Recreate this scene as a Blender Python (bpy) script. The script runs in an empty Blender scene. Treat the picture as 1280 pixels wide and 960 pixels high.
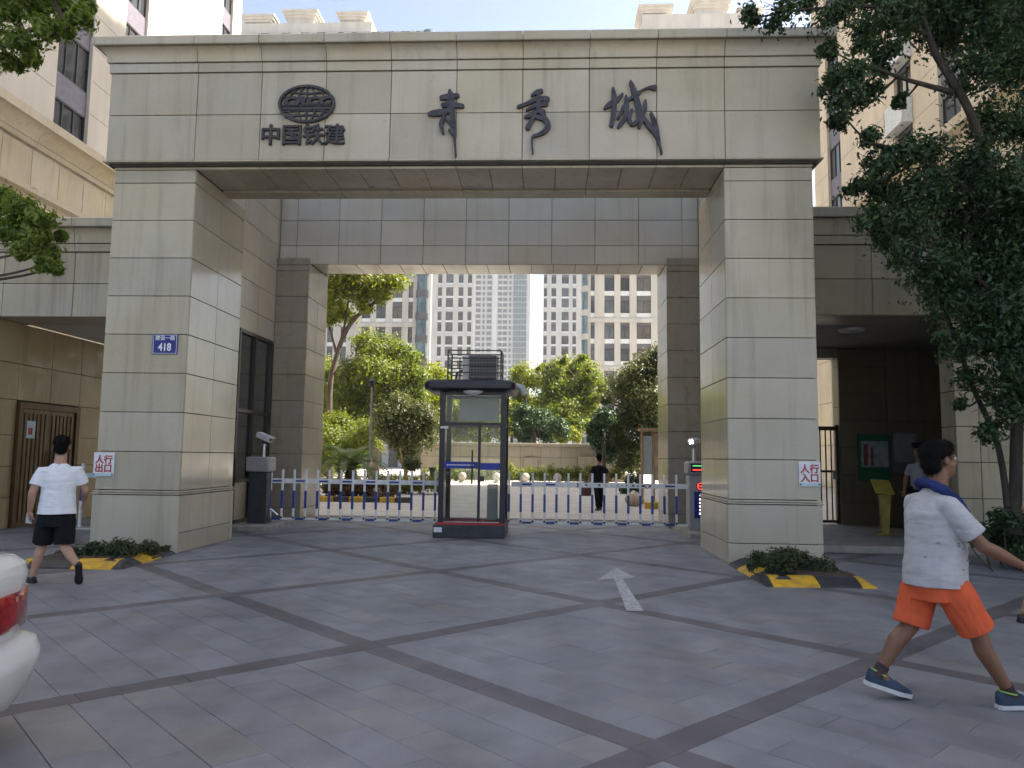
import bpy, bmesh, math, random
from mathutils import Vector, Matrix, noise
from math import sin, cos, pi, radians

# ---------------------------------------------------------------- camera, sky, sun, exposure
scene = bpy.context.scene
col = scene.collection
CAM_H = 1.5
PITCH, ROLL, YAW = 0.0955, 0.0129, 0.0467
_fw = Vector((-sin(YAW)*cos(PITCH), cos(YAW)*cos(PITCH), sin(PITCH)))
_rt = Vector((cos(YAW), sin(YAW), 0)); _up = _rt.cross(_fw)
_r2 = _rt*cos(ROLL)+_up*sin(ROLL); _u2 = _up*cos(ROLL)-_rt*sin(ROLL)
cam = bpy.data.cameras.new('camera'); camo = bpy.data.objects.new('camera', cam); col.objects.link(camo)
camo.matrix_world = Matrix(((_r2.x,_u2.x,-_fw.x,0),(_r2.y,_u2.y,-_fw.y,0),(_r2.z,_u2.z,-_fw.z,CAM_H),(0,0,0,1)))
cam.sensor_width = 36; cam.lens = 953.2/1280*36; cam.clip_start = .05; cam.clip_end = 3000
scene.camera = camo
SUN_AZ, SUN_EL = radians(73), radians(50)        # azimuth measured from +Y towards +X
world = bpy.data.worlds.new('World'); scene.world = world; world.use_nodes = True
wn = world.node_tree.nodes; bg = wn['Background']
sky = wn.new('ShaderNodeTexSky'); sky.sky_type = 'NISHITA'; sky.sun_disc = False
sky.sun_elevation = SUN_EL; sky.sun_rotation = SUN_AZ
sky.air_density = 1.0; sky.dust_density = 2.5; sky.ozone_density = 1.0
world.node_tree.links.new(sky.outputs[0], bg.inputs[0]); bg.inputs[1].default_value = 0.075
sun = bpy.data.lights.new('sun', 'SUN'); sun.energy = 5.0; sun.angle = radians(.5); sun.color = (1, .94, .84)
suno = bpy.data.objects.new('sun', sun); col.objects.link(suno)
_sd = Vector((sin(SUN_AZ)*cos(SUN_EL), cos(SUN_AZ)*cos(SUN_EL), sin(SUN_EL)))
suno.rotation_euler = _sd.to_track_quat('Z', 'Y').to_euler(); suno.location = _sd*200
scene.view_settings.view_transform = 'Standard'; scene.view_settings.look = 'None'
scene.view_settings.gamma = 1; scene.view_settings.use_curve_mapping = False
scene.view_settings.exposure = 2.0
scene.view_settings.use_white_balance = True
scene.view_settings.white_balance_temperature = 7000
scene.render.engine = 'CYCLES'
scene.cycles.max_bounces = 7; scene.cycles.diffuse_bounces = 4; scene.cycles.glossy_bounces = 3
scene.cycles.transmission_bounces = 6; scene.cycles.transparent_max_bounces = 12
scene.cycles.use_denoising = True
scene.cycles.sample_clamp_indirect = 6
RND = random.Random(11)

# ---------------------------------------------------------------- helpers
def wm(o):
    m = o.matrix_basis.copy()
    if o.parent: m = wm(o.parent) @ o.matrix_parent_inverse @ m
    return m
def setpar(o, parent):
    if parent is not None:
        o.parent = parent; o.matrix_parent_inverse = wm(parent).inverted()
def tag(o, label=None, cat=None, group=None, kind=None):
    for k, v in (('label', label), ('category', cat), ('group', group), ('kind', kind)):
        if v: o[k] = v
    return o
def empty(name, loc, label=None, cat=None, group=None, parent=None):
    o = bpy.data.objects.new(name, None); col.objects.link(o); o.location = loc; o.empty_display_size = .2
    setpar(o, parent); return tag(o, label, cat, group)
def V3(p): return Vector((p[0], p[1], p[2]))
class MB:
    """collects shapes; build() links them as one mesh object (world coordinates)"""
    def __init__(s): s.v = []; s.f = []; s.m = []; s.cm = 0
    def add(s, vs, fs):
        b = len(s.v); s.v += [tuple(p) for p in vs]; s.f += [tuple(i+b for i in f) for f in fs]; s.m += [s.cm]*len(fs); return s
    def box(s, x0, x1, y0, y1, z0, z1, b=0):
        if b <= 0:
            vs = [(x, y, z) for z in (z0, z1) for y in (y0, y1) for x in (x0, x1)]
            return s.add(vs, [(0,2,3,1),(4,5,7,6),(0,1,5,4),(2,6,7,3),(0,4,6,2),(1,3,7,5)])
        vs, fs = chamfer(x0, x1, y0, y1, z0, z1, b); return s.add(vs, fs)
    def obox(s, c, ax, ay, az, hx, hy, hz):
        c = V3(c); vs = [c+ax*hx*i+ay*hy*j+az*hz*k for k in (-1,1) for j in (-1,1) for i in (-1,1)]
        return s.add(vs, [(0,2,3,1),(4,5,7,6),(0,1,5,4),(2,6,7,3),(0,4,6,2),(1,3,7,5)])
    def tube(s, pts, rad, n=8, caps=True, ell=None):
        pts = [V3(p) for p in pts]; rad = rad if isinstance(rad, (list, tuple)) else [rad]*len(pts)
        b = len(s.v); prev = None; N = len(pts)
        for i, p in enumerate(pts):
            t = (pts[min(i+1, N-1)]-pts[max(i-1, 0)]).normalized()
            if prev is None:
                a = Vector((0, 0, 1)) if abs(t.z) < .9 else Vector((1, 0, 0))
                u = t.cross(a).normalized()
            else: u = (prev-t*prev.dot(t)).normalized()
            prev = u; w = t.cross(u)
            for k in range(n):
                a = 2*pi*k/n; s.v.append(tuple(p+(u*cos(a)+w*sin(a))*rad[i]))
        fs = []
        for i in range(N-1):
            for k in range(n):
                k2 = (k+1) % n; fs.append((b+i*n+k, b+i*n+k2, b+(i+1)*n+k2, b+(i+1)*n+k))
        if caps: fs.append(tuple(b+k for k in reversed(range(n)))); fs.append(tuple(b+(N-1)*n+k for k in range(n)))
        s.f += fs; s.m += [s.cm]*len(fs); return s
    def cyl(s, p0, p1, r0, r1=None, n=14): return s.tube([p0, p1], [r0, r0 if r1 is None else r1], n)
    def prism(s, poly, fn0, fn1):
        """poly 2-D points; fn0/fn1 map them to the two end faces"""
        n = len(poly); vs = [fn0(*p) for p in poly]+[fn1(*p) for p in poly]
        fs = [tuple(range(n)), tuple(range(2*n-1, n-1, -1))]+[(i, n+i, n+(i+1) % n, (i+1) % n) for i in range(n)]
        return s.add(vs, fs)
    def lathe(s, c, prof, n=14):
        b = len(s.v)
        for r, z in prof:
            for k in range(n): a = 2*pi*k/n; s.v.append((c[0]+r*cos(a), c[1]+r*sin(a), c[2]+z))
        fs = [(b+i*n+k, b+i*n+(k+1) % n, b+(i+1)*n+(k+1) % n, b+(i+1)*n+k) for i in range(len(prof)-1) for k in range(n)]
        fs.append(tuple(b+k for k in reversed(range(n)))); fs.append(tuple(b+(len(prof)-1)*n+k for k in range(n)))
        s.f += fs; s.m += [s.cm]*len(fs); return s
    def sphere(s, c, rx, ry=None, rz=None, n=12, m=8):
        ry = ry or rx; rz = rz or rx; b = len(s.v)
        for i in range(1, m):
            t = pi*i/m
            for k in range(n): a = 2*pi*k/n; s.v.append((c[0]+rx*sin(t)*cos(a), c[1]+ry*sin(t)*sin(a), c[2]+rz*cos(t)))
        top = len(s.v); s.v.append((c[0], c[1], c[2]+rz)); s.v.append((c[0], c[1], c[2]-rz)); fs = []
        for i in range(m-2):
            for k in range(n): fs.append((b+i*n+k, b+(i+1)*n+k, b+(i+1)*n+(k+1) % n, b+i*n+(k+1) % n))
        for k in range(n): fs.append((top, b+k, b+(k+1) % n)); fs.append((top+1, b+(m-2)*n+(k+1) % n, b+(m-2)*n+k))
        s.f += fs; s.m += [s.cm]*len(fs); return s
    def build(s, name, mats, parent=None, smooth=False, label=None, cat=None, group=None, kind=None, recenter=True, fix=True):
        me = bpy.data.meshes.new(name)
        vs = s.v
        if recenter and vs:
            xs = [p[0] for p in vs]; ys = [p[1] for p in vs]; zs = [p[2] for p in vs]
            o0 = Vector(((min(xs)+max(xs))/2, (min(ys)+max(ys))/2, min(zs)))
        else: o0 = Vector((0, 0, 0))
        me.from_pydata([(p[0]-o0.x, p[1]-o0.y, p[2]-o0.z) for p in vs], [], s.f)
        if not isinstance(mats, (list, tuple)): mats = [mats]
        for m in mats: me.materials.append(m)
        if len(mats) > 1: me.polygons.foreach_set('material_index', s.m)
        if fix:
            bm = bmesh.new(); bm.from_mesh(me); bmesh.ops.recalc_face_normals(bm, faces=bm.faces); bm.to_mesh(me); bm.free()
        if smooth:
            me.polygons.foreach_set('use_smooth', [True]*len(me.polygons))
            if smooth != 'all': me.set_sharp_from_angle(angle=radians(smooth if smooth is not True else 40))
        me.update()
        o = bpy.data.objects.new(name, me); col.objects.link(o); o.location = o0
        setpar(o, parent); return tag(o, label, cat, group, kind)
def chamfer(x0, x1, y0, y1, z0, z1, b):
    lo = (x0, y0, z0); hi = (x1, y1, z1); vs = []; idx = {}
    for c in range(8):
        sg = [(c >> i) & 1 for i in range(3)]
        for a in range(3):
            p = [0, 0, 0]
            for i in range(3):
                q = hi[i] if sg[i] else lo[i]
                if i != a: q += -b if sg[i] else b
                p[i] = q
            idx[(c, a)] = len(vs); vs.append(tuple(p))
    fs = []
    for a in range(3):
        o1, o2 = [i for i in range(3) if i != a]
        for s_ in (0, 1):
            cs = [(s_ << a) | (i << o1) | (j << o2) for i, j in ((0,0),(1,0),(1,1),(0,1))]
            fs.append(tuple(idx[(c, a)] for c in cs))
    for a in range(3):
        o1, o2 = [i for i in range(3) if i != a]
        for i in (0, 1):
            for j in (0, 1):
                c0 = (i << o1) | (j << o2); c1 = c0 | (1 << a)
                fs.append((idx[(c0, o1)], idx[(c1, o1)], idx[(c1, o2)], idx[(c0, o2)]))
    for c in range(8): fs.append((idx[(c, 0)], idx[(c, 1)], idx[(c, 2)]))
    return vs, fs
_pc = {}
def piece(name, x0, x1, y0, y1, z0, z1, mat, parent, b=.004):
    """one chamfered block, mesh data shared between blocks of the same size"""
    d = (round(x1-x0, 3), round(y1-y0, 3), round(z1-z0, 3)); key = (name, d, mat.name, b)
    if key not in _pc:
        me = bpy.data.meshes.new(name); vs, fs = chamfer(-d[0]/2, d[0]/2, -d[1]/2, d[1]/2, 0, d[2], b)
        me.from_pydata(vs, [], fs); me.materials.append(mat)
        bm = bmesh.new(); bm.from_mesh(me); bmesh.ops.recalc_face_normals(bm, faces=bm.faces); bm.to_mesh(me); bm.free()
        _pc[key] = me
    o = bpy.data.objects.new(name, _pc[key]); col.objects.link(o)
    o.location = ((x0+x1)/2, (y0+y1)/2, z0); setpar(o, parent); return o
def tiles(parent, axis, c, sgn, us, vs, mat, name='stone_panel', th=.03, gap=.010, skip=None):
    """clad the plane axis=c (outer face) with panels; sgn = outward direction; us/vs are joint positions"""
    g = gap/2
    for i in range(len(us)-1):
        for j in range(len(vs)-1):
            u0, u1, v0, v1 = us[i]+g, us[i+1]-g, vs[j]+g, vs[j+1]-g
            if skip and skip((u0+u1)/2, (v0+v1)/2): continue
            p = RND.uniform(-.0015, .0015)
            a, b = (c-th, c+p) if sgn > 0 else (c+p, c+th)
            if axis == 'y': piece(name, u0, u1, a, b, v0, v1, mat, parent)
            elif axis == 'x': piece(name, a, b, u0, u1, v0, v1, mat, parent)
            else: piece(name, u0, u1, v0, v1, a, b, mat, parent)
def frange(a, b, n): return [a+(b-a)*i/n for i in range(n+1)]
# ---------------------------------------------------------------- materials
def nmat(name):
    m = bpy.data.materials.new(name); m.use_nodes = True; nt = m.node_tree
    return m, nt, nt.nodes['Principled BSDF'], nt.nodes, nt.links
def pm(name, c, rough=.6, var=.12, scale=6., metal=0., bump=0., bscale=60., objvar=0., c2=None, spec=.5, rvar=0., coat=0., stretch=(1,1,1)):
    """procedural paint/stone/metal: base colour with noise variation, optional relief and per-piece variation"""
    m, nt, p, N, L = nmat(name)
    geo = N.new('ShaderNodeNewGeometry'); mp = N.new('ShaderNodeMapping'); mp.inputs['Scale'].default_value = stretch
    L.new(geo.outputs['Position'], mp.inputs[0])
    nz = N.new('ShaderNodeTexNoise'); nz.inputs['Scale'].default_value = scale; nz.inputs['Detail'].default_value = 5
    L.new(mp.outputs[0], nz.inputs['Vector'])
    mx = N.new('ShaderNodeMix'); mx.data_type = 'RGBA'
    c2 = c2 or tuple(x*(1-2*var) for x in c)
    mx.inputs[6].default_value = (*[min(1, x*(1+var*.6)) for x in c], 1); mx.inputs[7].default_value = (*c2, 1)
    rmp = N.new('ShaderNodeMapRange'); rmp.inputs[1].default_value = .35; rmp.inputs[2].default_value = .72
    L.new(nz.outputs[0], rmp.inputs[0]); L.new(rmp.outputs[0], mx.inputs[0]); out = mx.outputs[2]
    if objvar:
        oi = N.new('ShaderNodeObjectInfo'); mr = N.new('ShaderNodeMapRange')
        mr.inputs[3].default_value = 1-objvar; mr.inputs[4].default_value = 1+objvar
        L.new(oi.outputs['Random'], mr.inputs[0]); hv = N.new('ShaderNodeHueSaturation')
        L.new(mr.outputs[0], hv.inputs['Value']); L.new(out, hv.inputs['Color']); out = hv.outputs[0]
    L.new(out, p.inputs['Base Color'])
    p.inputs['Roughness'].default_value = rough; p.inputs['Metallic'].default_value = metal
    p.inputs['Specular IOR Level'].default_value = spec
    if coat: p.inputs['Coat Weight'].default_value = coat; p.inputs['Coat Roughness'].default_value = .05
    if rvar:
        mr2 = N.new('ShaderNodeMapRange'); mr2.inputs[3].default_value = max(0, rough-rvar); mr2.inputs[4].default_value = rough+rvar
        L.new(nz.outputs[0], mr2.inputs[0]); L.new(mr2.outputs[0], p.inputs['Roughness'])
    if bump:
        n2 = N.new('ShaderNodeTexNoise'); n2.inputs['Scale'].default_value = bscale; n2.inputs['Detail'].default_value = 4
        L.new(geo.outputs['Position'], n2.inputs['Vector'])
        bp = N.new('ShaderNodeBump'); bp.inputs['Strength'].default_value = bump; bp.inputs['Distance'].default_value = .01
        L.new(n2.outputs[0], bp.inputs['Height']); L.new(bp.outputs[0], p.inputs['Normal'])
    return m
def granite(name, c, rough=.22, stain=.35, objvar=.06, warm=(1.0, .95, .80)):
    m, nt, p, N, L = nmat(name)
    geo = N.new('ShaderNodeNewGeometry')
    def nz(sc, det, st=(1,1,1)):
        mp = N.new('ShaderNodeMapping'); mp.inputs['Scale'].default_value = st
        L.new(geo.outputs['Position'], mp.inputs[0]); n = N.new('ShaderNodeTexNoise')
        n.inputs['Scale'].default_value = sc; n.inputs['Detail'].default_value = det; n.inputs['Roughness'].default_value = .6
        L.new(mp.outputs[0], n.inputs['Vector']); return n.outputs[0]
    def mr(s, a, b, c0, c1):
        r = N.new('ShaderNodeMapRange'); r.inputs[1].default_value = a; r.inputs[2].default_value = b
        r.inputs[3].default_value = c0; r.inputs[4].default_value = c1; L.new(s, r.inputs[0]); return r.outputs[0]
    def mul(a, b):
        x = N.new('ShaderNodeMath'); x.operation = 'MULTIPLY'; L.new(a, x.inputs[0]); L.new(b, x.inputs[1]); return x.outputs[0]
    sp = mr(nz(170, 2), .35, .65, .86, 1.12)
    big = mr(nz(.9, 5), .3, .75, 1.07, .90)
    streak = mr(nz(1.0, 6, (7, 7, .35)), .52, .80, 1.0, 1-stain)
    oi = N.new('ShaderNodeObjectInfo'); ov = mr(oi.outputs['Random'], 0, 1, 1-objvar, 1+objvar)
    k = mul(mul(sp, big), mul(streak, ov))
    mx = N.new('ShaderNodeMix'); mx.data_type = 'RGBA'
    mx.inputs[6].default_value = (*c, 1); mx.inputs[7].default_value = (*[a*b for a, b in zip(c, warm)], 1)
    ad = N.new('ShaderNodeMath'); ad.operation = 'MULTIPLY_ADD'; ad.inputs[1].default_value = 5.37; ad.inputs[2].default_value = .2; L.new(oi.outputs['Random'], ad.inputs[0])
    fr = N.new('ShaderNodeMath'); fr.operation = 'FRACT'; L.new(ad.outputs[0], fr.inputs[0])
    av = N.new('ShaderNodeMath'); av.operation = 'MULTIPLY_ADD'; av.inputs[1].default_value = .5; L.new(mr(nz(.45, 4), .4, .65, 0, .6), av.inputs[2]); L.new(fr.outputs[0], av.inputs[0]); L.new(av.outputs[0], mx.inputs[0])
    vm = N.new('ShaderNodeVectorMath'); vm.operation = 'SCALE'; L.new(mx.outputs[2], vm.inputs[0]); L.new(k, vm.inputs['Scale'])
    L.new(vm.outputs[0], p.inputs['Base Color'])
    L.new(mr(nz(3, 4), .3, .7, rough*.75, rough*1.4), p.inputs['Roughness'])
    return m
M = {}
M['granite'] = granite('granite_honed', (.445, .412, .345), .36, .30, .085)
M['granite_skylit'] = granite('granite_skylit', (.50, .475, .43), .36, .2, .07)  # granite lightened in colour to stand in for skylight on the inner lintel
M['granite_gloss'] = granite('granite_polished', (.43, .395, .325), .13, .2, .08)
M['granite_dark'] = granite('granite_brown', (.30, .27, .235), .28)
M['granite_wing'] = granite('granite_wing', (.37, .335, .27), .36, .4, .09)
M['joint'] = pm('joint_mortar', (.05, .046, .04), .9)
# ---------------------------------------------------------------- ground
M['ground'] = pm('ground_concrete', (.33, .32, .31), .8, .15, 1.5, bump=.2, bscale=30)
M['bed'] = pm('paving_bed', (.10, .098, .095), .95)
M['road'] = pm('garden_paving', (.50, .47, .43), .7, .12, 2., bump=.15, bscale=40)
def paving(name, c, warm, amp=.16):
    m, nt, p, N, L = nmat(name)
    at = N.new('ShaderNodeAttribute'); at.attribute_name = 'tint'; oi = N.new('ShaderNodeObjectInfo')
    ad = N.new('ShaderNodeMath'); L.new(at.outputs['Fac'], ad.inputs[0]); L.new(oi.outputs['Random'], ad.inputs[1])
    fr = N.new('ShaderNodeMath'); fr.operation = 'FRACT'; L.new(ad.outputs[0], fr.inputs[0])
    geo = N.new('ShaderNodeNewGeometry')
    def nz(sc, det=5):
        n = N.new('ShaderNodeTexNoise'); n.inputs['Scale'].default_value = sc; n.inputs['Detail'].default_value = det
        L.new(geo.outputs['Position'], n.inputs['Vector']); return n.outputs[0]
    def mr(s, a, b, c0, c1):
        r = N.new('ShaderNodeMapRange'); r.inputs[1].default_value = a; r.inputs[2].default_value = b
        r.inputs[3].default_value = c0; r.inputs[4].default_value = c1; L.new(s, r.inputs[0]); return r.outputs[0]
    def mul(a, b):
        x = N.new('ShaderNodeMath'); x.operation = 'MULTIPLY'; L.new(a, x.inputs[0]); L.new(b, x.inputs[1]); return x.outputs[0]
    mx = N.new('ShaderNodeMix'); mx.data_type = 'RGBA'; mx.inputs[6].default_value = (*c, 1); mx.inputs[7].default_value = (*warm, 1)
    f7 = N.new('ShaderNodeMath'); f7.operation = 'MULTIPLY'; f7.inputs[1].default_value = 7.31; L.new(fr.outputs[0], f7.inputs[0])
    f8 = N.new('ShaderNodeMath'); f8.operation = 'FRACT'; L.new(f7.outputs[0], f8.inputs[0])
    L.new(mr(f8.outputs[0], .80, 1, 0, .7), mx.inputs[0])
    mpw = N.new('ShaderNodeMapping'); mpw.inputs['Scale'].default_value = (2.2, .22, 1); L.new(geo.outputs['Position'], mpw.inputs[0])
    nw = N.new('ShaderNodeTexNoise'); nw.inputs['Scale'].default_value = 1.; nw.inputs['Detail'].default_value = 6; L.new(mpw.outputs[0], nw.inputs['Vector'])
    wear = mr(nw.outputs[0], .35, .68, 1.10, .86)
    k = mul(wear, mul(mul(mr(fr.outputs[0], 0, 1, 1-amp, 1+amp), mr(nz(.5, 7), .3, .72, 1.18, .80)), mul(mr(nz(130, 2), .3, .7, .84, 1.16), mr(nz(3.2, 7), .45, .75, 1.03, .78))))
    vm = N.new('ShaderNodeVectorMath'); vm.operation = 'SCALE'; L.new(mx.outputs[2], vm.inputs[0]); L.new(k, vm.inputs['Scale'])
    L.new(vm.outputs[0], p.inputs['Base Color'])
    L.new(mr(nz(1.3, 5), .3, .7, .38, .66), p.inputs['Roughness'])
    bp = N.new('ShaderNodeBump'); bp.inputs['Strength'].default_value = .12; bp.inputs['Distance'].default_value = .01
    L.new(nz(90, 3), bp.inputs['Height']); L.new(bp.outputs[0], p.inputs['Normal'])
    return m
M['slab'] = paving('slab_grey', (.188, .196, .222), (.205, .198, .2), .075)
M['slab_band'] = paving('slab_plum', (.108, .10, .115), (.12, .112, .118), .10)
g = MB(); R_ = 560
g.add([(-R_, -R_, -.05), (R_, -R_, -.05), (R_, R_, -.05), (-R_, R_, -.05)], [(0, 1, 2, 3)])
g.build('ground', M['ground'], kind='structure')
g = MB(); g.box(-14, 14, -5, 19, -.045, -.006)
pav = g.build('pavement', M['bed'], kind='structure')
def to_xy(u, w): return ((u-w)/math.sqrt(2), (u+w)/math.sqrt(2))
U0, PU, W0, PW, BW = 3.35, 2.79, 2.517, 2.826, .205
def slabs():
    out = []
    for i in range(-6, 7):
        for j in range(-6, 8):
            ub, wb = U0+i*PU, W0+j*PW
            out.append((ub-BW/2, ub+BW/2, wb-BW/2, wb+BW/2, 1))
            for k in frange(0, 1, 4)[:-1]:
                l = (PW-BW)/4; out.append((ub-BW/2, ub+BW/2, wb+BW/2+k*4*l, wb+BW/2+(k*4+1)*l, 1))
                l = (PU-BW)/4; out.append((ub+BW/2+k*4*l, ub+BW/2+(k*4+1)*l, wb-BW/2, wb+BW/2, 1))
            cw = (PU-BW)/9; l = (PW-BW)/4.5
            for c in range(9):
                a = 0.; st = [l]*4+[l/2] if c % 2 else [l/2]+[l]*4
                for s in st:
                    out.append((ub+BW/2+c*cw, ub+BW/2+(c+1)*cw, wb+BW/2+a, wb+BW/2+a+s, 0)); a += s
    return out
_inv = camo.matrix_world.inverted()
cand = []
for u0, u1, w0, w1, b in slabs():
    x, y = to_xy((u0+u1)/2, (w0+w1)/2)
    if abs(x) > 13.7 or y < -4.7 or y > 18.7: continue
    pc = _inv @ Vector((x, y, 0)); vis = 0
    if pc.z < -.5:
        px = 640+953*pc.x/-pc.z; py = 480-953*pc.y/-pc.z
        if -25 < px < 1305 and py < 985: vis = (u1-u0)*(w1-w0)*1.5/(-pc.z)**3
    cand.append((vis, u0, u1, w0, w1, b, x, y))
cand.sort(key=lambda t: -t[0])
rest = {0: MB(), 1: MB()}; tint = {0: [], 1: []}; c45 = cos(pi/4); R45 = Matrix.Rotation(pi/4, 4, 'Z')
for n, (vis, u0, u1, w0, w1, b, x, y) in enumerate(cand):
    dz = RND.uniform(-.0015, .0012)
    if n < 300 and vis > 0:
        o = piece('paving_slab', -(u1-u0)/2+.0014, (u1-u0)/2-.0014, -(w1-w0)/2+.0014, (w1-w0)/2-.0014, -.03, 0, M['slab_band' if b else 'slab'], None, .0015)
        o.location = (x, y, -.03+dz); o.rotation_euler = (0, 0, pi/4); setpar(o, pav)
    else:
        du, dw = (u1-u0)/2-.0014, (w1-w0)/2-.0014; m = rest[b]
        cs = [(x+(a*du-c*dw)*c45, y+(a*du+c*dw)*c45) for a, c in ((-1,-1),(1,-1),(1,1),(-1,1))]
        m.add([(p[0], p[1], -.03) for p in cs]+[(p[0], p[1], dz) for p in cs], [(4,5,6,7),(0,1,5,4),(1,2,6,5),(2,3,7,6),(3,0,4,7)])
        tint[b] += [RND.random()]*5
for b, nm in ((0, 'far_paving_slabs'), (1, 'far_band_slabs')):
    o = rest[b].build(nm, M['slab_band' if b else 'slab'], pav, kind='stuff', fix=False)
    a = o.data.attributes.new('tint', 'FLOAT', 'FACE'); a.data.foreach_set('value', tint[b])
g = MB(); g.box(-30, 30, 19, 90, -.045, -.002); g.build('garden_road', M['road'], kind='structure')
# painted arrow
M['paint'] = pm('worn_road_paint', (.46, .47, .49), .75, .1, 22, c2=(.23, .235, .25))
g = MB(); zz = .0045
def arr(L): return [(x, y, zz) for x, y in L]
g.add(arr([(.80, 7.74), (.97, 7.77), (.955, 9.75), (.855, 9.75)]), [(0, 1, 2, 3)])
g.add(arr([(.63, 9.62), (.855, 9.755), (.955, 9.755), (1.14, 9.88), (.96, 10.75)]), [(0, 1, 2, 3, 4)])
g.build('painted_arrow', M['paint'], kind='structure', recenter=False)

# ---------------------------------------------------------------- entrance gate (front portal)
YF = 11.35
ZJ = [1.51+.6*i for i in range(7)]+[5.71, 5.92]          # joints up the piers, 1.51 .. 5.11, 5.71, 5.92
gate = empty('entrance_gate', (-1.43, 12, 0), 'tall stone entrance portal with wide lintel and moulded cornice carrying the dark lettering', 'gate')
def pier(x0, x1, inner):
    """x0..x1 across, YF..13.32 deep; inner = +1 when the opening lies to the right"""
    y1 = 13.32; ti = .03; c = MB(); c.box(x0+ti+.01, x1-ti-.01, YF+ti+.01, y1-ti-.01, 0, 5.90)
    core = c.build('pier', M['joint'], gate)
    zs = [.93]+ZJ
    tiles(core, 'y', YF, -1, [x0, x1], zs, M['granite'])
    tiles(core, 'y', y1, 1, [x0, x1], zs, M['granite'])
    for X, s in ((x0, -1), (x1, 1)):
        tiles(core, 'x', X, s, [YF+.03, 12.33, y1-.03], zs, M['granite_gloss'] if s == inner else M['granite'])
    # plinth, slightly proud, with its moulded ledge
    e = .02; zp = [0, .30, .86]
    tiles(core, 'y', YF-e, -1, [x0-e, x1+e], [0, .86] if inner > 0 else zp, M['granite'], 'plinth_block', .05)
    tiles(core, 'y', y1+e, 1, [x0-e, x1+e], [0, .86], M['granite'], 'plinth_block', .05)
    for X, s in ((x0-e, -1), (x1+e, 1)):
        tiles(core, 'x', X, s, [YF+.03, 12.33, y1-.03], zp, M['granite_gloss'] if s == inner else M['granite'], 'plinth_block', .05)
    l = MB(); l.box(x0-.035, x1+.035, YF-.035, y1+.035, .868, .888, .004); l.box(x0-.018, x1+.018, YF-.018, y1+.018, .896, .922, .006)
    l.build('plinth_ledge', M['granite'], core)
pier(-6.84, -5.53, 1); pier(2.65, 3.97, -1)
GX0, GX1 = -6.84, 3.97
cols_ = [GX0-.10]+[-5.53+8.18*i/8 for i in range(9)]+[GX1+.10]
c = MB(); c.box(GX0-.06, GX1+.06, YF-.06, 12.62, 5.96, 7.90); lint = c.build('lintel', M['joint'], gate)
tiles(lint, 'y', YF-.10, -1, cols_, [6.035, 6.77, 7.455], M['granite'])
tiles(lint, 'y', 12.66, 1, [GX0-.1]+cols_[1:-1:2]+[GX1+.1], [5.93, 6.77, 7.9], M['granite'])
for X, s in ((GX0-.10, -1), (GX1+.10, 1)): tiles(lint, 'x', X, s, [YF-.07, 12.63], [6.035, 6.77, 7.455], M['granite'])
def course(prof, name, parent, xs, yf, x0, x1, yb, mat):
    """moulded stones along the front (mitred at both ends) and returning along the sides; prof = (projection, z)"""
    for i in range(len(xs)-1):
        a, b = xs[i]+.005, xs[i+1]-.005; m = MB()
        fa = (lambda o, z: (x0-o, yf-o, z)) if i == 0 and x0 is not None else (lambda o, z: (a, yf-o, z))
        fb = (lambda o, z: (x1+o, yf-o, z)) if i == len(xs)-2 and x1 is not None else (lambda o, z: (b, yf-o, z))
        m.prism(prof, fa, fb); m.build(name, mat, parent, smooth=30)
    for X, s in ((x0, -1), (x1, 1)):
        if X is None: continue
        m = MB(); m.prism(prof, lambda o, z: (X+s*o, yf-o+.004, z), lambda o, z: (X+s*o, yb, z)); m.build(name, mat, parent, smooth=30)
def cornice_profiles(z0, zb, zc, zt, p0, p1):
    """band z0..zb, cavetto zb..zc, cap zc..zt ; projections p0 (band) p1 (cap)"""
    band = [(-.02, z0), (p0+.02, z0), (p0+.02, zb-.012), (-.02, zb-.012)]
    cav = [(-.02, zb)]+[(p0+.03+(p1-.03-p0-.03)*(1-cos(t)), zb+(zc-zb-.012)*sin(t)) for t in [pi/2*i/7 for i in range(8)]]
    cav = [(-.02, zb), (p0+.05, zb), (p0+.05, zb+.03)]+[(p0+.05+(p1-.04-p0-.05)*(1-cos(pi/2*i/6)), zb+.03+(zc-zb-.045)*sin(pi/2*i/6)) for i in range(1, 7)]+[(-.02, zc-.012)]
    cap = [(-.02, zc), (p1-.01, zc), (p1, zc+.012), (p1, zt-.02), (p1-.02, zt), (-.02, zt+.01)]
    return band, cav, cap
band, cav, cap = cornice_profiles(7.465, 7.62, 7.83, 7.98, .10, .31)
xs_ = [GX0]+cols_[1:-1]+[GX1]
for pr, nm in ((band, 'frieze_band'), (cav, 'cavetto_stone'), (cap, 'cornice_stone')):
    course(pr, nm, lint, xs_, YF, GX0, GX1, 12.70, M['granite'])
course([(-.02, 5.925), (.006, 5.925), (.006, 6.0), (.13, 6.005), (.13, 6.028), (-.02, 6.028)], 'lintel_band', lint, xs_, YF, GX0, GX1, 12.66, M['granite'])
c = MB(); c.box(GX0-.25, GX1+.25, YF-.2, 12.66, 7.91, 7.975); c.build('roof_slab', M['granite_wing'], lint)
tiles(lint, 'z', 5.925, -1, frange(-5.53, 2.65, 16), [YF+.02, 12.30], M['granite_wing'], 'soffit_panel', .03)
tiles(lint, 'z', 5.895, -1, frange(-5.53, 2.65, 4), [12.32, 12.65], M['granite_wing'], 'soffit_panel', .05)

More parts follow.
